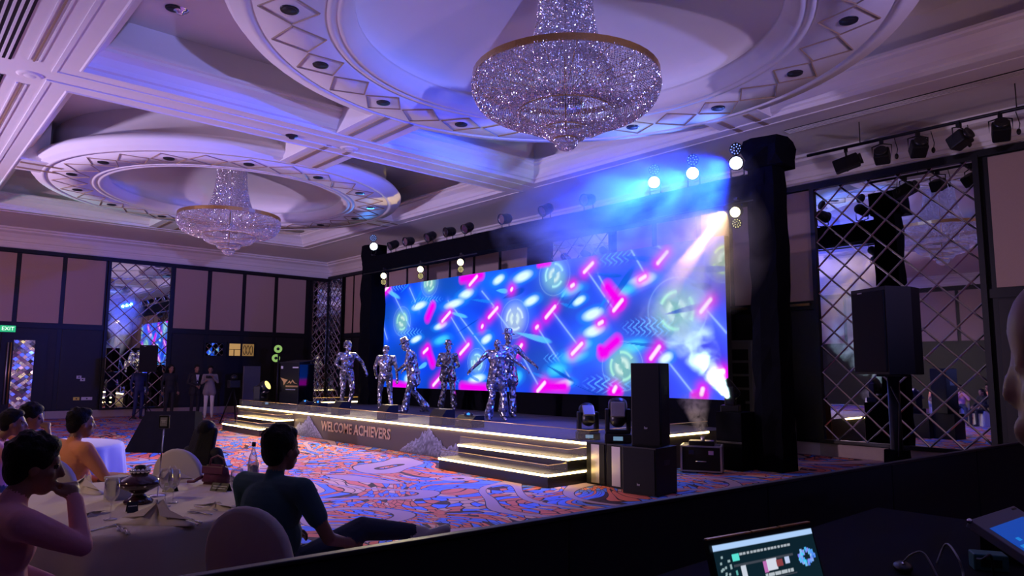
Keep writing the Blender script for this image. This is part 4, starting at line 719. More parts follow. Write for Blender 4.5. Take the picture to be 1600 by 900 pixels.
    if hair == 'long':
        H = Body(); H.ell(W(0, -.03, .045), (.095, .105, .092), 'hair', R)
        for q in range(-4, 5): x = q * .026; H.cap(W(x, -.08 + abs(q) * .012, .02), .038, j['neck'] + V3(x * 1.25, -.10 + abs(q) * .012, -.10), .042, 'hair'); H.cap(j['neck'] + V3(x * 1.25, -.10 + abs(q) * .012, -.10), .042, j['neck'] + V3(x * 1.35, -.14 + abs(q) * .008, -.42 + abs(q) * .012), .022, 'hair')
        H.build('hair', t, voxel * .9, 1)
    if hat:
        o = MB().lathe([(.0, .13), (.06, .135), (.078, .12), (.086, .04), (.09, .035), (.135, .022), (.138, .012), (.09, .02), (.0, .03)], 20).build('hat', hat, t); o.matrix_local = Matrix.Translation(Vector(W(0, -.012, .065))) @ Matrix(R.tolist()).to_4x4() @ Matrix.Rotation(-.12, 4, 'X') @ Matrix.Diagonal((1, 1.1, 1, 1))
    return t
# dancers in mirror mosaic
PF = dict(top='mosaic', bottom='mosaic', shoe='mosaic', skin='mosaic', hand_m='mosaic', hair=None, voxel=.016, group='mirror-suited dancers', face=True, fingers=True, fat=1.12)
def stg(u, v): p = onz(u, v, SZ); return (p[0], p[1], SZ)
TOCAM = lambda p: math.atan2(p[0], -p[1])   # rz that turns +Y ... towards the lens: rotate (0,1) to (-x,-y)
def face_to(p, q): d = (q[0] - p[0], q[1] - p[1]); return math.atan2(-d[0], d[1])
p = stg(540, 640); person('mirror-mosaic dancer without a hat, one arm bent out, beside the lectern', (p[0], p[1], SZ), face_to(p, (-9, 2)) + .5, J=dict(elL=(-.40, -.02, 1.22), wrL=(-.48, .10, .98), elR=(.30, .0, 1.16), wrR=(.12, .20, 1.02), knL=(-.12, .14, .52), anL=(-.10, -.06, .10)), yaw=.5, scale=1.02, **PF)
o = bpy.context.scene.objects['person']; HM = MB().lathe([(.0, .13), (.06, .12), (.1, .07), (.112, 0), (.108, -.05), (.095, -.07)], 18).build('round_helmet', 'mosaic', o, (0, .0, 1.655))
p = stg(601, 645); person('mirror-mosaic dancer bowing slightly toward the hatted partner', (p[0], p[1], SZ), face_to(p, stg(680, 640)) + .9, J=dict(elL=(-.28, .06, 1.14), wrL=(-.22, .26, .98), elR=(.27, -.06, 1.12), wrR=(.30, -.04, .86), knL=(-.12, .18, .53), anL=(-.12, .16, .09), anR=(.14, -.26, .12), knR=(.12, -.02, .52)), yaw=.9, pitch=-.2, scale=.95, **PF)
p = stg(646, 646); person('mirror-mosaic dancer in a hat leaning toward a partner, coat open', (p[0], p[1], SZ), face_to(p, stg(560, 648)) - .5, J=dict(chest=(0, .08, 1.29), neck=(0, .14, 1.46), head=(0, .22, 1.58), shL=(-.19, .1, 1.40), shR=(.19, .1, 1.40), elL=(-.26, .16, 1.14), wrL=(-.20, .30, 1.04), elR=(.27, .10, 1.12), wrR=(.22, .26, 1.02), knL=(-.10, .12, .51), anL=(-.12, .18, .09), anR=(.12, -.30, .11)), pitch=-.35, jacket=.18, hat='mosaic', scale=1.04, flare=1.9, **PF)
p = stg(699, 641); person('mirror-mosaic dancer in a hat standing alone before the LED wall', (p[0], p[1], SZ), face_to(p, stg(600, 660)) + .3, J=dict(elL=(-.27, .05, 1.14), wrL=(-.10, .22, 1.06), elR=(.28, .02, 1.15), wrR=(.08, .24, 1.14), knL=(-.13, .05, .51), anL=(-.18, .02, .09), anR=(.17, -.06, .09)), hat='mosaic', scale=1.02, flare=1.9, jacket=.1, **PF)
p = stg(776, 658); person('mirror-mosaic dancer with both arms spread, in front of the hatted one', (p[0], p[1], SZ), face_to(p, (0, 0)) + .15, J=dict(head=(0, .06, 1.58), elL=(-.40, .05, 1.24), wrL=(-.58, .14, 1.10), elR=(.38, .02, 1.22), wrR=(.56, .10, 1.06), knL=(-.14, .04, .51), anL=(-.17, 0, .09), anR=(.17, -.03, .09)), pitch=-.25, jacket=.2, scale=1.0, flare=2.0, **PF)
p = stg(789, 653); person('mirror-mosaic dancer in a hat close behind the arm-spreading one', (p[0] - .05, p[1] + .12, SZ), face_to(p, (-3, 0)) + .5, J=dict(elL=(-.36, .08, 1.22), wrL=(-.50, .22, 1.08), elR=(.34, .1, 1.2), wrR=(.44, .25, 1.06)), hat='mosaic', jacket=.2, scale=1.1, flare=1.8, **PF)
# people at the far wall
def flo(u, v): p = onz(u, v, 0); return (p[0], p[1], 0)
person('standing person in black suit and white shirt by the far wall', flo(303, 653), face_to(flo(303, 653), (-10, 6)) + .2, J=dict(wrL=(-.06, .2, 1.05), wrR=(.06, .2, 1.05)), voxel=.018, scale=1.0, jacket=.1)
person('standing person in grey jacket and white trousers holding up a camera', flo(325, 653), face_to(flo(325, 653), (-8, 3)), J=dict(elL=(-.24, .1, 1.2), wrL=(-.10, .24, 1.36), elR=(.25, .06, 1.16), wrR=(.14, .24, 1.24)), top='grey', bottom='white', shoe='shoe', voxel=.018, scale=.98, jacket=.08)
for o in [q for q in SC.objects if q.name.startswith('person')][-2:-1]: MB().prism([(-.012, 1.14), (.012, 1.14), (.05, 1.42), (-.05, 1.42)], .095, .126).build('white_shirt_front', 'white', o)
c = flo(325, 653); t = thing('camera', 'dark hand camera held up by the person in white trousers', 'camera', (c[0] + .22, c[1] - .12, 1.30), .9); MB().box(-.08, .08, -.04, .04, 0, .1, ch=.01).build('camera_body', 'plastic', t); MB().lathe([(0, 0), (.035, 0), (.035, .07), (0, .07)], 12, Matrix.Translation((0, -.04, .05)) @ Matrix.Rotation(math.pi / 2, 4, 'X')).build('lens', 'satin', t)
person('standing person in navy clothes before the far lattice mirror', flo(214, 655), face_to(flo(214, 655), (-14, 9)), top='navy', bottom='navy', voxel=.02, scale=1.0)
person('standing person all in black beside the far mirror and its loudspeaker', flo(262, 655), face_to(flo(262, 655), (-14, 9)), top='suit', bottom='suit', voxel=.02, scale=1.0, hair='long')
# diners
def sitter(label, u, v, d, rz, ztop=1.34, **k):
    q = atd(u, v, d); s = q[2] / ztop; return person(label, (q[0], q[1], 0), rz, base=SIT, scale=s, **k), q, s
DIRR = lambda a: math.atan2(-a[0], a[1])
CAMR = ROT[:, 0]; CAMF = ROT[:, 2]
def dirw(r, f): d = CAMR * r + CAMF * f; return math.atan2(-d[0], d[1])     # heading from right/forward mix
sitter('diner in a crumpled pink shirt resting chin on hand at the near table', 6, 680, 3.05, dirw(.66, .75), 1.35, top='pinkshirt', bottom='jeans', hair='thick', voxel=.009, fat=1.12, yaw=-.25, pitch=-.15,
       J=dict(chest=(0, .02, .90), neck=(0, .06, 1.08), head=(0, .13, 1.21), shL=(-.22, .02, 1.02), shR=(.23, .04, 1.00), elR=(.22, .27, .87), wrR=(.09, .27, 1.05), elL=(-.30, .06, .76), wrL=(-.20, .28, .64)), curl=1.1, handdir=dict(R=(-.5, -.1, .7)))
sitter('diner in an orange shirt turned away toward the stage', 128, 652, 5.9, dirw(.58, .85), 1.27, top='orange', bottom='jeans', hair='short', voxel=.011, fat=1.2, J=dict(shL=(-.23, -.06, 1.01), shR=(.23, -.06, 1.01), elR=(.30, .08, .78), wrR=(.16, .34, .74)), yaw=-.1)
sitter('long-haired diner in black seen from behind beyond the table', 326, 655, 6.5, dirw(.35, .95), 1.36, top='suit', bottom='suit', hair='long', voxel=.011, yaw=.1)
sitter('diner in a dark teal t-shirt on the ivory chair, one leg crossed', 443, 664, 4.05, dirw(.50, .86), 1.36, top='teal', bottom='jeans', shoe='shoe', sleeve='short', hair='thick', voxel=.009, fat=1.22, yaw=-.1,
       J=dict(shL=(-.24, -.06, 1.01), shR=(.24, -.06, 1.01), elR=(.36, .04, .74), wrR=(.30, .28, .66), knL=(-.02, .46, .54), knR=(.28, .40, .72), anR=(.50, .66, .68), anL=(.10, .62, .09)), toes=dict(L=(0, .15, -.05), R=(.15, .10, .01)))
sitter('diner with hands at the mouth at the back table, hair cropped', 12, 640, 6.3, dirw(.9, .45), 1.35, top='pinkshirt', bottom='jeans', hair='short', voxel=.013, J=dict(elR=(.25, .30, .82), wrR=(.06, .26, 1.06), head=(0, .06, 1.22), elL=(-.25, .3, .82), wrL=(-.04, .28, 1.04)), curl=1.0)
sitter('diner leaning on a raised forearm behind the cropped-haired one', 38, 630, 6.9, dirw(.95, .3), 1.34, top='orange', bottom='jeans', sleeve='short', hair='thick', voxel=.013, J=dict(elR=(.28, .34, .86), wrR=(.12, .26, 1.08), head=(0, .08, 1.2)), pitch=-.2, curl=1.0)
# the operator at the desk edge
op = atd(1600, 598, 0.9); hd = V3(0, .03, 1.62); dr = dirw(-.66, .75); fwd = V3(-math.sin(dr), math.cos(dr), 0); cpos = atd(1558, 628, 0.88) - fwd * .146
sc_ = (cpos[2] + .02) / 1.60
person('operator standing at the mixing desk with bald blue-lit brow, in profile', (cpos[0], cpos[1], 0), dr, top='suit', bottom='suit', hair=None, nose=.6, bald=True, eye_m='skin', voxel=.009, scale=sc_, J=dict(elL=(-.26, -.08, 1.14), wrL=(-.25, -.04, .90), elR=(.27, -.08, 1.14), wrR=(.26, -.04, .90)))
# ---------------------------------------------------------------- tables, chairs, tableware
def cloth_table(label, clabel, c, R, z, m, folds=18, amp=.03):
    t = thing('round_table', label, 'table', (c[0], c[1], 0)); MB().lathe([(0, z - .03), (R - .01, z - .03), (R - .01, z - .006), (0, z - .006)], 40, close=False).build('table_top', 'wood', t)
    MB().tube([(0, 0, .02), (0, 0, z - .03)], .05, 10).build('pedestal', 'satin', t); MB().lathe([(0, 0), (.35, 0), (.33, .03), (.05, .05)], 20).build('foot', 'satin', t)
    n = 120; vs = []; fs = []; rows = [(R * .0, z, 0), (R * .6, z, 0), (R * .97, z + .001, 0), (R + .004, z - .008, 0), (R + .016, z - .04, .15), (R + .03, z - .2, .5), (R + .05, z * .4, .9), (R + .07, .01, 1.1)]
    for r, h, a in rows:
        for i in range(n): th = 2 * math.pi * i / n; rr = r + a * amp * (math.sin(th * folds) + .4 * math.sin(th * folds * 1.7 + 1)); vs.append((rr * math.cos(th), rr * math.sin(th), h))
    for k in range(len(rows) - 1):
        for i in range(n): fs.append((k * n + i, k * n + (i + 1) % n, (k + 1) * n + (i + 1) % n, (k + 1) * n + i))
    o = MB().add(vs, fs, True).build('tablecloth', m, None, (c[0], c[1], 0)); tag(o, clabel, 'tablecloth')
TC, TR, TZ = (-5.27, 1.22), 1.03, .75
cloth_table('round banquet table nearest the mixing desk, under a cream cloth', 'cream cloth on the table with glasses and folded napkins', TC, TR, TZ, 'cloth')
cloth_table('round banquet table beyond the orange-shirted diner', 'plain white cloth on the table beyond the orange-shirted diner', (-9.7, 1.6), .75, TZ, 'clothw', 14, .04)
def chair(label, loc, rz, m='cover'):
    t = thing('banquet_chair', label, 'chair', loc, rz, 'covered banquet chairs'); W_, n = .235, 14
    out = [(-W_, .44), (-W_ - .005, .70)] + [(-(W_) * math.cos(math.pi * k / n), .70 + .24 * math.sin(math.pi * k / n)) for k in range(1, n)] + [(W_ + .005, .70), (W_, .44)]
    b = MB(); L = []
    for y, s in ((-.035, .94), (-.028, .985), (.0, 1.0), (.028, .985), (.035, .94)): L.append([(x * s, y - .23 - (z - .44) * .16, .44 + (z - .44) * s) for x, z in out])
    k = len(out); vs = [p for l in L for p in l]; fs = [tuple(range(k)), tuple(range(4 * k + k - 1, 4 * k - 1, -1))] + [(i * k + q, (i + 1) * k + q, (i + 1) * k + (q + 1) % k, i * k + (q + 1) % k) for i in range(4) for q in range(k)]
    b.add(vs, fs, True).build('back_cover', m, t)
    MB().add([(-.25, -.27, .0), (.25, -.27, .0), (.25, .25, .0), (-.25, .25, .0), (-.23, -.26, .46), (.23, -.26, .46), (.23, .22, .46), (-.23, .22, .46)], [(0, 3, 2, 1), (4, 5, 6, 7), (0, 1, 5, 4), (1, 2, 6, 5), (2, 3, 7, 6), (3, 0, 4, 7)]).build('seat_cover', m, t); return t
def seat_at(u, v, d, rz, label, off=0.0):
    q = atd(u, v, d); h = V3(-math.sin(rz), math.cos(rz), 0); return chair(label, (q[0] + h[0] * off, q[1] + h[1] * off, 0), rz)
seat_at(464, 664, 4.0, dirw(.26, .97), 'ivory-covered chair with rounded back under the teal t-shirt', -.12); seat_at(130, 637, 5.95, dirw(.0, 1.0), 'covered chair with rounded back behind the orange shirt', -.13)
seat_at(326, 655, 6.5, dirw(.2, .98), 'covered chair under the long-haired diner in black', -.10); seat_at(6, 680, 3.05, dirw(.66, .75), 'covered chair under the pink-shirted diner with chin on hand', -.12)
seat_at(12, 640, 6.3, dirw(.9, .45), 'covered chair under the cropped-haired diner at the back table', -.10); seat_at(38, 630, 6.9, dirw(.95, .3), 'covered chair under the diner with raised forearm', -.10)
def wine_glass(u, v, label, s=1.0):
    p = onz(u, v, TZ); t = thing('wine_glass', label, 'glass', (p[0], p[1], TZ + .001), 0, 'wine glasses on the near table'); t.scale = (s, s, s)
    MB().lathe([(.0, .10), (.012, .102), (.034, .125), (.042, .16), (.040, .20), (.035, .235), (.0337, .235), (.0385, .20), (.0403, .16), (.0325, .127), (.011, .106), (0, .104)], 24).build('bowl', 'glass', t)
    MB().lathe([(.0045, .012), (.004, .05), (.0045, .103)], 10).build('stem', 'glass', t); MB().lathe([(0, 0), (.036, 0), (.036, .003), (.006, .010), (0, .014)], 20).build('foot', 'glass', t)
wine_glass(172, 812, 'wine glass beside the pink-sleeved elbow'); wine_glass(257, 792, 'wine glass between the folded napkin and the dark ornament'); wine_glass(368, 792, 'wine glass beside the teal-shirted diner'); wine_glass(270, 786, 'wine glass partly hidden by the tall folded napkin', .9); wine_glass(395, 770, 'wine glass close to the water bottle', .9)
def napkin(u, v, label, s, rz, tall=1.0):
    p = onz(u, v, TZ); t = thing('folded_napkin', label, 'napkin', (p[0], p[1], TZ + .001), rz, 'folded napkins'); n = 32; vs = [(0, 0, .115 * tall * s)]; fs = []
    for ring, (r, h) in enumerate(((.02, .10), (.05, .055), (.10, .022), (.15, .008), (.152, 0))):
        for i in range(n): a = 2 * math.pi * i / n; w_ = 1 + .42 * math.cos(2 * a) + .18 * math.cos(5 * a + 1); rr = r * w_ * s; vs.append((rr * math.cos(a), rr * math.sin(a) * .62, (h * tall * (1 + .35 * math.cos(3 * a)) * s) if h else 0))
    fs += [(0, 1 + i, 1 + (i + 1) % n) for i in range(n)] + [(1 + k * n + i, 1 + (k + 1) * n + i, 1 + (k + 1) * n + (i + 1) % n, 1 + k * n + (i + 1) % n) for k in range(4) for i in range(n)]
    MB().add(vs, fs, True).build('napkin_fold', 'napkin', t)
    w_ = MB()
    for sx in (-1, 1): w_.add([(0, -.015 * s, .112 * tall * s), (sx * .05 * s, -.05 * s, .05 * s), (sx * .20 * s, -.02 * s, .03 * s), (sx * .12 * s, .03 * s, .012 * s), (0, .02 * s, .09 * tall * s)], [(0, 1, 2, 4), (1, 2, 3), (2, 3, 4)])
    w_.build('napkin_wing', 'napkin', t)
napkin(245, 818, 'cream napkin folded to a peak, between the forks and the knives', 1.0, dirw(.1, 1)); napkin(337, 796, 'cream napkin lying open beside the teal-shirted diner', .75, .6, .5); napkin(266, 754, 'large pale napkin heap before the long-haired diner', .85, 1.2, 1.1); napkin(134, 768, 'napkin fold before the chair of the orange-shirted diner', 1.0, .3, .9); napkin(142, 806, 'small napkin end beside the pink-sleeved elbow', .5, 2.0, .4)
def cutlery(u, v, kind, label, rz):
    p = onz(u, v, TZ); t = thing(kind, label, 'cutlery', (p[0], p[1], TZ + .004), rz, 'cutlery on the near table'); MB().tube([(0, -.10, 0), (0, -.03, .002), (0, .02, .004)], [.006, .004, .003], 6).build('handle', 'steel', t)
    h = MB()
    if kind == 'fork':
        h.box(-.011, .011, .02, .045, .002, .005)
        for k in range(4): h.box(-.011 + k * .0065, -.008 + k * .0065, .045, .095, .002, .005)
    else: h.add([(-.006, .02, .003), (.006, .02, .003), (.008, .10, .004), (.002, .12, .004), (-.006, .11, .004), (-.006, .02, .005), (.006, .02, .005), (.008, .10, .006), (.002, .12, .006), (-.006, .11, .006)], [(0, 1, 2, 3, 4), (9, 8, 7, 6, 5)] + [(i, (i + 1) % 5, (i + 1) % 5 + 5, i + 5) for i in range(5)])
    h.build('tines' if kind == 'fork' else 'blade', 'steel', t)
for i in range(3): cutlery(184 + i * 7, 826 + i * 3, 'fork', ['fork outermost beside the peaked napkin, toward the pink sleeve', 'fork in the middle of three beside the peaked napkin', 'fork closest to the peaked napkin'][i], dirw(.55, -.85))
for i in range(2): cutlery(296 + i * 6, 817 - i * 3, 'knife', ['knife closest to the peaked napkin', 'knife farther from the peaked napkin, toward the ivory chair'][i], dirw(-.75, .65))
cutlery(312, 803, 'fork', 'fork half under the open napkin', dirw(-.9, .4)); cutlery(322, 796, 'knife', 'knife half under the open napkin', dirw(-.9, .5)); cutlery(162, 826, 'fork', 'fork beside the pink cuff', dirw(.3, .9))
p = onz(216, 786, TZ); t = thing('table_ornament', 'dark glass ornament with a crystal collar on the near table', 'ornament', (p[0], p[1], TZ)); PG = mat('dark_plum_glass', (.03, .008, .02), .12, spec=.8)
MB().lathe([(0, 0), (.085, 0), (.09, .015), (.05, .045), (.03, .06), (.07, .08), (.125, .11), (.13, .13), (.11, .155), (.06, .18), (.045, .19), (.045, .2)], 24).build('globe', PG, t); b = MB()
for k in range(14): a = 2 * math.pi * k / 14; b.ell((.052 * math.cos(a), .052 * math.sin(a), .205), (.013, .013, .018), n=8, m=6)
b.build('crystal_collar', 'chrome', t)['kind'] = 'stuff'; MB().lathe([(0, .245), (.03, .24), (.04, .215), (.03, .2), (0, .2)], 16).build('cap', 'plastic', t)
for k in range(6): a = k * 1.05; MB().ell((.118 * math.cos(a), .118 * math.sin(a), .122), (.012, .012, .012), n=8, m=6).build('stud', 'chrome', t)
p = onz(196, 783, TZ); t = thing('gift_box', 'pale square box behind the dark ornament', 'box', (p[0] - .12, p[1] - .02, TZ), .4); MB().box(-.06, .06, -.06, .06, 0, .13, ch=.004).build('box_body', mat('pale_card', (.5, .5, .52), .7), t); MB().box(-.063, .063, -.063, .063, .13, .15, ch=.004).build('lid', mat('pale_card', (.5, .5, .52), .7), t)
def card(u, v, label, w_, h, rz, lines):
    p = onz(u, v, TZ); t = thing('place_card', label, 'card', (p[0], p[1], TZ), rz, 'cards on the near table'); MB().prism([(-.03, 0), (0, h), (.03, 0), (.027, 0), (0, h - .006), (-.027, 0)], -w_ / 2, w_ / 2, Matrix.Rotation(math.pi / 2, 4, 'Z')).build('folded_card', 'black', t)
    ang = math.atan2(.03, h)
    for k in range(lines):
        g = MB(); r = random.Random(k + u); x = -w_ * .38
        while x < w_ * .36: q = .004 + .006 * r.random(); g.box(x, x + q, -.0008, .0008, -.003, .003); x += q + .0025
        o = g.build('small_print', 'print', t); o['kind'] = 'stuff'; o.matrix_local = Matrix.Translation((0, -.03 * (1 - (.62 - k * .25)) - .0015, h * (.62 - k * .25))) @ Matrix.Rotation(-ang, 4, 'X')
card(345, 767, 'black tent name card before the plum handbag', .15, .055, dirw(.35, .95), 2); card(206, 800, 'small tilted black card beside the dark ornament', .06, .06, dirw(-.6, .8), 1); card(266, 768, 'dark tent card behind the wine glass and the ornament', .09, .06, dirw(.2, 1), 1)
p = onz(246, 775, TZ); t = thing('table_number_stand', 'slim tall chrome stand with a framed number card on the table', 'stand', (p[0], p[1], TZ)); zt = atd(253, 653, np.dot(p - EYE, CAMF))[2] - TZ; rzt = dirw(0, 1)
MB().lathe([(0, 0), (.055, 0), (.05, .008), (.008, .014), (0, .014)], 20).build('base', 'chrome', t); MB().tube([(0, 0, .01), (.012, .012, zt - .07)], .0045, 8).build('rod', 'chrome', t); f = MB().box(-.035, .035, -.008, .008, -.045, .045, ch=.004).build('card_frame', 'satin', t, (.012, .012, zt - .03), (0, 0, rzt)); MB().box(-.024, .024, -.0105, -.008, -.03, .03).build('card_face', mat('card_grey', (.25, .25, .28), .6), f); o = link('numeral', text_mesh('14', .018, .0005), 'print', f); o.matrix_local = face_mx((0, -.0115, -.016), (0, -1, 0))
for zz_, hw_ in ((.010, .017), (-.001, .012)): MB().box(-hw_, hw_, -.0115, -.0105, zz_ - .003, zz_ + .003).build('print_line', 'print', f)
p = onz(394, 752, TZ); t = thing('water_bottle', 'clear glass water bottle with dark cap beside the teal-shirted diner', 'bottle', (p[0], p[1], TZ)); MB().lathe([(0, 0), (.036, .0), (.038, .02), (.038, .15), (.03, .19), (.014, .235), (.013, .28), (.011, .28), (.012, .235), (.027, .19), (.035, .15), (.035, .02), (0, .012)], 24).build('bottle_glass', 'glass', t); MB().lathe([(.0, .30), (.015, .30), (.0155, .27), (.013, .268)], 16).build('cap', 'plastic', t); MB().lathe([(.0386, .06), (.0386, .12)], 24).build('label_band', mat('bottle_label', (.3, .32, .4), .6), t)
p = onz(338, 757, TZ); t = thing('handbag', 'plum leather handbag standing behind the tent name card', 'bag', (p[0], p[1], TZ), dirw(.35, .95)); bm = bmesh.new(); bmesh.ops.create_cube(bm, size=1)
for q in bm.verts: q.co = Vector((q.co.x * .25 * (1 - .25 * (q.co.z > 0)), q.co.y * .1 * (1 - .5 * (q.co.z > 0)), .075 + q.co.z * .15))
bmesh.ops.bevel(bm, geom=bm.edges[:], offset=.022, segments=3, affect='EDGES'); MB().bm(bm, None, True).build('bag_body', 'purple', t); MB().tube([(-.07, 0, .14), (-.06, 0, .19), (0, 0, .215), (.06, 0, .19), (.07, 0, .14)], .007, 8).build('handle', 'purple', t); MB().box(-.10, .10, -.052, -.046, .085, .14, ch=.004).build('flap', 'purple', t)
for sx in (-1, 1): MB().lathe([(.006, 0), (.01, .003), (.006, .006)], 12, Matrix.Translation((sx * .07, -.02, .14)), close=True).build('ring', 'gold', t)
MB().tube([(-.11, -.02, .06), (-.17, -.05, .02), (-.22, -.06, .016)], .012, 8).build('loose_strap', 'purple', t)
# ---------------------------------------------------------------- mixing position
bar = thing('barrier', 'low black partition screening the mixing desk from the tables', 'partition', (0, 0, 0)); a, b = V3(-2.035, -.6, 0), V3(-1.50, 7.0, 0); d = nrm(b - a); nn = V3(d[1], -d[0], 0); L = np.linalg.norm(b - a); ang = math.atan2(d[1], d[0])
n = 6
for k in range(n): q = a + d * L * (k + .5) / n; MB().box(-L / n / 2 + .004, L / n / 2 - .004, -.025, .0, 0.02, 1.085, ch=.004).build('partition_panel', mat('black_cloth_panel', (.006, .006, .010), .9), bar, tuple(q), (0, 0, ang))
q = a + d * L / 2; MB().box(-L / 2, L / 2, -.03, .005, 1.085, 1.10, ch=.004).build('top_edge', mat('black_edge_tape', (.012, .012, .014), .45), bar, tuple(q), (0, 0, ang)); MB().box(-L / 2, L / 2, -.03, .005, 0, .02).build('floor_rail', 'black', bar, tuple(q), (0, 0, ang))
dk = thing('mixing_desk_table', 'dark table behind the partition carrying laptop and console', 'table', (0, 0, 0)); MB().box(-1.45, -.47, .75, 3.7, .93, .97, ch=.006).build('table_top', mat('dark_desk', (.003, .003, .005), .8, spec=.1), dk)
for x in (-1.38, -.53):
    for y in (.85, 3.6): MB().box(x - .03, x + .03, y - .03, y + .03, 0, .93).build('leg', 'black', dk)
la, lb_ = onz(1105, 845, 1.285), onz(1266, 817, 1.285); ld = nrm((lb_ - la) * V3(1, 1, 0)); LW = np.linalg.norm(lb_ - la); ln = V3(ld[1], -ld[0], 0); HG = .30
lt = thing('laptop', 'open laptop glowing with show-control software on the dark desk', 'laptop', tuple(V3(*(la + lb_) / 2) * V3(1, 1, 0) + V3(0, 0, .97)), math.atan2(ld[1], ld[0]))
tz = 1.285 - .97; lean = .08; kk = -1   # local -y looks back to the lens side
MB().add([(x, lean_ + dy, zz) for x in (-LW / 2, LW / 2) for (lean_, zz) in ((-lean, .02), (0, tz)) for dy in (0, .012)], [(0, 1, 3, 2), (4, 6, 7, 5), (0, 4, 5, 1), (2, 3, 7, 6), (0, 2, 6, 4), (1, 5, 7, 3)]).build('lid', 'plastic', lt)
MB().box(-LW / 2, LW / 2, -lean - .25, -lean, 0, .018, ch=.004).build('keyboard_base', 'satin', lt)
for r_ in range(4):
    for k in range(12): MB().box(-LW / 2 + .03 + k * (LW - .06) / 12, -LW / 2 + .03 + (k + .85) * (LW - .06) / 12, -lean - .04 - r_ * .03 - .024, -lean - .04 - r_ * .03, .018, .021).build('key', 'plastic', lt)
ex_ = MB()
for x0, x1 in ((-.5, -.1), (-.08, .17), (.19, .5)): MB().box(x0 * LW, x1 * LW, .0, .008, tz, tz + .003).build('lid_edge_glint', 'gold', lt)  # reflected light along the lid's top edge, put in as gold-coloured strips
NU, NV = 170, 130; im = np.zeros((NV, NU, 3)); im[:] = (.004, .016, .026); r = random.Random(4)
def rc(u0, u1, v0, v1, c): im[int((1 - v1) * NV):int((1 - v0) * NV) + 1, int(u0 * NU):int(u1 * NU) + 1] = c      # v counted from the top
rc(0, 1, 0.015, .045, (.42, .62, .95))
for k in range(7): rc(.16, .74, .16 + k * .125, .165 + k * .125, (.05, .06, .08))
for k in range(16): rc(.2 + k * .034, .22 + k * .034, .085, .095, (.4, .45, .5))
rc(.16, .22, .09, .125, (.1, .75, .65)); rc(.22, .26, .17, .25, (.6, .65, .75)); rc(.43, .47, .17, .24, (.5, .15, .45)); rc(.47, .56, .165, .235, (.65, .68, .8)); rc(.56, .62, .18, .22, (.25, .05, .06)); rc(.65, .69, .17, .21, (.5, .6, .85))
for k in range(9): rc(.43 + k * .032, .452 + k * .032, .26, .272, (.45, .5, .55))
for k in range(60): x, y = .02 + .12 * r.random(), .08 + .85 * r.random(); rc(x, x + .012, y, y + .008, (.3, .42, .45))
for k in range(8): rc(.165, .18, .2 + k * .09, .22 + k * .09, (.1, .4, .38))
for k in range(4): rc(.26 + k * .045, .28 + k * .045, .56, .60, (.05, .65, .5))
rc(.45, .47, .55, .61, (.6, .35, .33)); rc(.49, .51, .55, .61, (.6, .35, .33)); rc(.42, .56, .63, .72, (.3, .06, .08)); rc(.58, .6, .6, .66, (.1, .45, .6))
for k in range(70): a_ = r.random() * 6.28; q = .5 + .5 * r.random(); x, y = .87 + .085 * q * math.cos(a_), .19 + .055 * q * math.sin(a_); rc(x, x + .014, y, y + .014, (.05 + .2 * r.random(), .4 * r.random() + .2, .9))
for k in range(45): x, y = .78 + .19 * r.random(), .42 + .13 * r.random(); rc(x, x + .01, y, y + .01, (.4 + .3 * r.random(),) * 3)
for y in (.36, .62): rc(.78, .83, y, y + .01, (.5, .5, .5)); rc(.86, .9, y, y + .01, (.5, .5, .5))
vs = []; 
for jv in range(NV):
    for iu in range(NU): f_ = jv / (NV - 1); vs.append(((iu / (NU - 1) - .5) * LW * .96, -lean + (lean) * (.04 + .93 * f_) - .003, .02 + (tz - .02) * (.04 + .93 * f_)))
ii = np.arange(NU * NV).reshape(NV, NU); fs = np.c_[ii[:-1, :-1].ravel(), ii[:-1, 1:].ravel(), ii[1:, 1:].ravel(), ii[1:, :-1].ravel()]
link('display', colmesh('display', vs, fs.tolist(), np.c_[im.reshape(-1, 3), np.ones(NU * NV)]), attr_mat('laptop_picture', 1.0), lt)
P0, P1 = onz(1515, 812, 1.1), onz(1584, 790, 1.1); e1 = nrm(P1 - P0); e2 = V3(.86, -.05, -.5); e2 = nrm(e2 - e1 * np.dot(e2, e1)); l1 = np.linalg.norm(P1 - P0); l2 = .27
co = thing('lighting_console', 'slanted grey console with a blue touchscreen at the desk end', 'console', (P0[0], P0[1], .97)); cm = np.eye(4); cm[:3, 0] = e2; cm[:3, 1] = e1; cm[:3, 2] = np.cross(e2, e1); CM = Matrix.Translation((0, 0, 1.1 - .97)) @ Matrix(cm.tolist())
def cbox(nm, x0, x1, y0, y1, z0, z1, m, ch=.003): o = MB().box(x0, x1, y0, y1, z0, z1, ch=ch).build(nm, m, co); o.matrix_local = CM; return o
cbox('console_plate', 0, l2, 0, l1, -.03, 0, mat('grey_plate', (.20, .21, .25), .5)); cbox('touchscreen', .055, l2 - .02, .04, l1 - .07, 0, .002, emat('touch_blue', (.003, .06, .42), .9), .0005)
cbox('screen_highlight', .15, .17, .06, .12, .0018, .003, emat('touch_blue_light', (.01, .25, .8), .8), 0); cbox('screen_highlight', .12, .135, .10, .13, .0018, .003, emat('touch_blue_light', (.01, .25, .8), .8), 0); cbox('corner_slot', .01, .018, l1 - .06, l1 - .02, 0, .002, 'black', 0)
MB().add([(0.02, .03, 0), (.24, .03, 0), (.24, l1 - .03, 0), (.02, l1 - .03, 0), (.02, .03, .105), (.2, .03, .002), (.2, l1 - .03, .002), (.02, l1 - .03, .105)], [(0, 3, 2, 1), (4, 5, 6, 7), (0, 1, 5, 4), (1, 2, 6, 5), (2, 3, 7, 6), (3, 0, 4, 7)]).build('console_body', 'plastic', co)
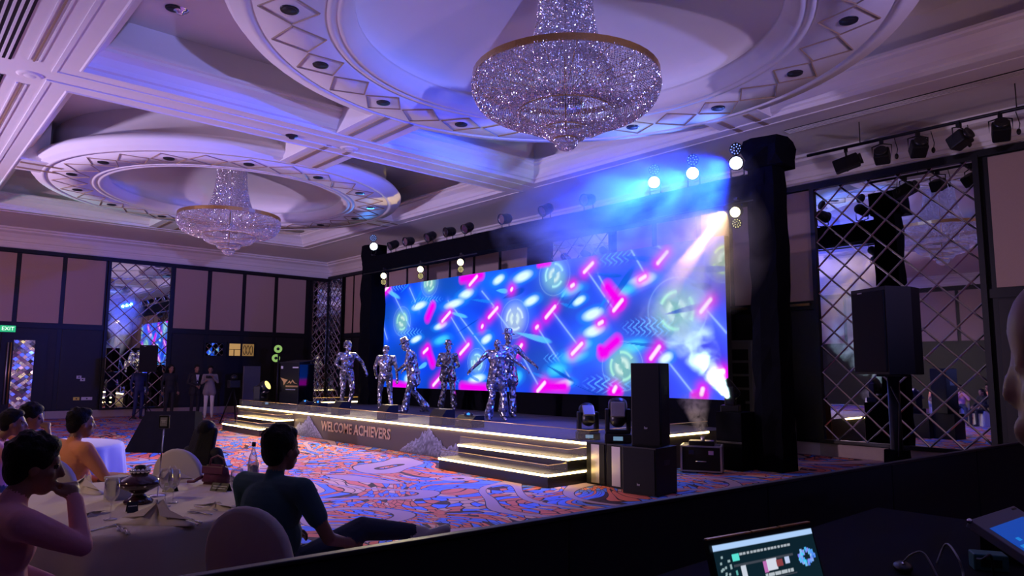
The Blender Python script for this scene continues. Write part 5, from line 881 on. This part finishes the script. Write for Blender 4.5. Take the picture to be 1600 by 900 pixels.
MB().ell((0, 0, .125), (.010, .010, .010)).build('corner_stud', 'chrome', co)
gb = onz(1545, 885, .98); t = thing('connector_box', 'small green connector box among cables on the desk', 'box', (gb[0], gb[1], .97), .5); MB().box(-.05, .05, -.035, .035, 0, .055, ch=.005).build('housing', 'greencase', t); MB().box(-.03, .03, -.037, -.034, .015, .04).build('port_panel', 'plastic', t)
for i, (pts, r_, lb) in enumerate(((((1463, 868), (1478, 850), (1495, 868), (1505, 898), (1500, 925)), .0035, 'thin looped cable standing up from the desk'), (((1405, 872), (1425, 866), (1445, 866), (1470, 900)), .003, 'thin cable arching low over the desk'), (((1520, 860), (1535, 874), (1548, 868), (1552, 890)), .004, 'dark cable draped over the green box'))):
    zz = [1.0, 1.04, 1.05, 1.0, .98]; P = [tuple(onz(u, v, zz[k])) for k, (u, v) in enumerate(pts)]; P[0] = (P[0][0], P[0][1], .975); P[-1] = (P[-1][0], P[-1][1], .975); P = smoothp(P, 6)
    tag(MB().tube(P, r_, 6).build('desk_cable', mat('grey_cable', (.25, .24, .23), .5) if i < 2 else 'cable'), lb, 'cable', 'cables on the desk')
t = thing('desk_mouse', 'small dark glossy mouse near the desk edge among cables', 'mouse', tuple(onz(1411, 893, .97)), .4); MB().ell((0, 0, .015), (.03, .05, .016)).build('shell', 'satin', t); MB().ell((0, -.02, .03), (.005, .01, .005), n=8, m=6).build('wheel', 'chrome', t)
# ---------------------------------------------------------------- smoke
def smoke_mat(name, color, dens, scale, kind, lo=.38, hi=.72, aniso=0.0, p=()):
    m = bpy.data.materials.new(name); m.use_nodes = True; nt = m.node_tree; nt.nodes.remove(nt.nodes['Principled BSDF']); N = nt.nodes.new; L = nt.links.new; out = nt.nodes['Material Output']
    sc = N('ShaderNodeVolumeScatter'); sc.inputs['Color'].default_value = (*color, 1); sc.inputs['Anisotropy'].default_value = aniso; L(sc.outputs[0], out.inputs['Volume'])
    tc = N('ShaderNodeTexCoord'); no = N('ShaderNodeTexNoise'); no.inputs['Scale'].default_value = scale; no.inputs['Detail'].default_value = 4; no.inputs['Distortion'].default_value = .6; L(tc.outputs['Object'], no.inputs['Vector'])
    mr = N('ShaderNodeMapRange'); mr.inputs[1].default_value = lo; mr.inputs[2].default_value = hi; L(no.outputs['Fac'], mr.inputs[0])
    if kind == 'ball':
        g = N('ShaderNodeTexGradient'); g.gradient_type = 'SPHERICAL'; L(tc.outputs['Object'], g.inputs[0]); pw = N('ShaderNodeMath'); pw.operation = 'POWER'; pw.inputs[1].default_value = .8; L(g.outputs['Fac'], pw.inputs[0]); f = pw.outputs[0]
    else:       # jet: local z runs 0..1 along it, radius grows
        sx = N('ShaderNodeSeparateXYZ'); L(tc.outputs['Object'], sx.inputs[0]); cb = N('ShaderNodeCombineXYZ'); L(sx.outputs[0], cb.inputs[0]); L(sx.outputs[1], cb.inputs[1]); ln = N('ShaderNodeVectorMath'); ln.operation = 'LENGTH'; L(cb.outputs[0], ln.inputs[0])
        a = N('ShaderNodeMath'); a.operation = 'MULTIPLY_ADD'; L(sx.outputs[2], a.inputs[0]); a.inputs[1].default_value = p[1] - p[0]; a.inputs[2].default_value = p[0]
        dv = N('ShaderNodeMath'); dv.operation = 'DIVIDE'; L(ln.outputs['Value'], dv.inputs[0]); L(a.outputs[0], dv.inputs[1]); m1 = N('ShaderNodeMapRange'); m1.inputs[1].default_value = 1.0; m1.inputs[2].default_value = .2; L(dv.outputs[0], m1.inputs[0])
        m2 = N('ShaderNodeMapRange'); m2.inputs[1].default_value = 1.0; m2.inputs[2].default_value = .45; L(sx.outputs[2], m2.inputs[0]); ml = N('ShaderNodeMath'); ml.operation = 'MULTIPLY'; L(m1.outputs[0], ml.inputs[0]); L(m2.outputs[0], ml.inputs[1]); f = ml.outputs[0]
    q = N('ShaderNodeMath'); q.operation = 'MULTIPLY'; L(mr.outputs[0], q.inputs[0]); L(f, q.inputs[1]); q2 = N('ShaderNodeMath'); q2.operation = 'MULTIPLY'; L(q.outputs[0], q2.inputs[0]); q2.inputs[1].default_value = dens; L(q2.outputs[0], sc.inputs['Density']); return m
def ball(name, label, c, r, color, dens, scale, **k):
    o = MB().ell((0, 0, 0), (1, 1, 1), n=20, m=12).build(name, smoke_mat(name, color, dens, scale, 'ball', **k), None, c); o.scale = r; tag(o, label, 'smoke', None, 'stuff'); return o
def jet(name, label, a, b, r0, r1, color, dens, scale, **k):
    a, b = Vector(a), Vector(b); L_ = (b - a).length
    o = MB().lathe([(0, 0), (r0 / L_, 0), (r1 / L_, 1), (0, 1)], 20).build(name, smoke_mat(name, color, dens, scale, 'jet', p=(r0 / L_, r1 / L_), **k), None, a); o.scale = (L_,) * 3; o.rotation_euler = (b - a).to_track_quat('Z', 'Y').to_euler(); tag(o, label, 'smoke', None, 'stuff'); return o
ball('blue_smoke', 'blue-lit smoke bank drifting before the truss above the LED wall', (-9.0, 10.5, 4.75), (3.4, .85, 1.35), (.9, .95, 1), 1.8, 2.4)
ball('yellow_smoke', 'yellow-lit smoke around the beam lamp beside the draped tower', (-7.0, 10.9, 3.85), (1.3, .6, 1.4), (1, .97, .9), 3.6, 2.2)
ja, jb = ony(1138, 622, 10.7), ony(1035, 455, 10.5); jet('beam_smoke', 'pale jet of smoke lit by the white floor beam across the LED wall', ja, jb, .10, .75, (1, 1, 1), 5.0, 6.0, lo=.46, hi=.66)
fa = (cp[0], cp[1], .56); fb = ony(1083, 612, cp[1] + .1); jet('fog_puff', 'pinkish fog puff rising from the flight case', fa, fb, .05, .36, (1, .95, .95), 9.0, 6.0, lo=.4, hi=.6)
# light given by the lamps seen in the picture
for x in (-8.33, -7.44, -6.53):
    spot('truss_blue_beam', (x, TY - .22, 5.32), (x - 2.8, 8.6, 3.0), 3000, (.006, .05, 1.0), 110, .8, .06); spot('truss_blue_ring_wash', (x, TY - .12, 5.62), (-7.4, 3.5, 6.9), 110, (.10, .20, 1.0), 70, 1.0, .1)
spot('far_tower_blue_lamp', (-18.9, TY - .22, 5.44), tuple(onz(535, 277, 6.05)), 260, (.04, .28, 1.0), 45, 1.0, .08)
spot('truss_yellow_beam', (-6.60, TY - .42, 4.36), tuple(ony(1075, 408, 10.75)), 2600, (1.0, .50, .0), 18, .5, .04); spot('truss_yellow_glow', (-6.52, TY - .45, 4.38), (-7.4, 10.6, 3.4), 170, (1.0, .62, .18), 120, 1.0, .05)
spot('floor_white_beam', tuple(ja + nrm(ja - jb) * .05), tuple(jb), 900, (.55, .90, 1.0), 50, .7, .03)
for x in (-17.9, -16.01): spot('truss_yellow_lamp', (x, TY - .45, 4.36), (x + 3.5, 4.5, .0), 1500, (1.0, .78, .45), 80, .8, .05)
spot('truss_yellow_lamp', (-14.22, TY - .45, 4.36), tuple(onz(603, 309, 6.1)), 150, (1.0, .7, .15), 22, .5, .05)
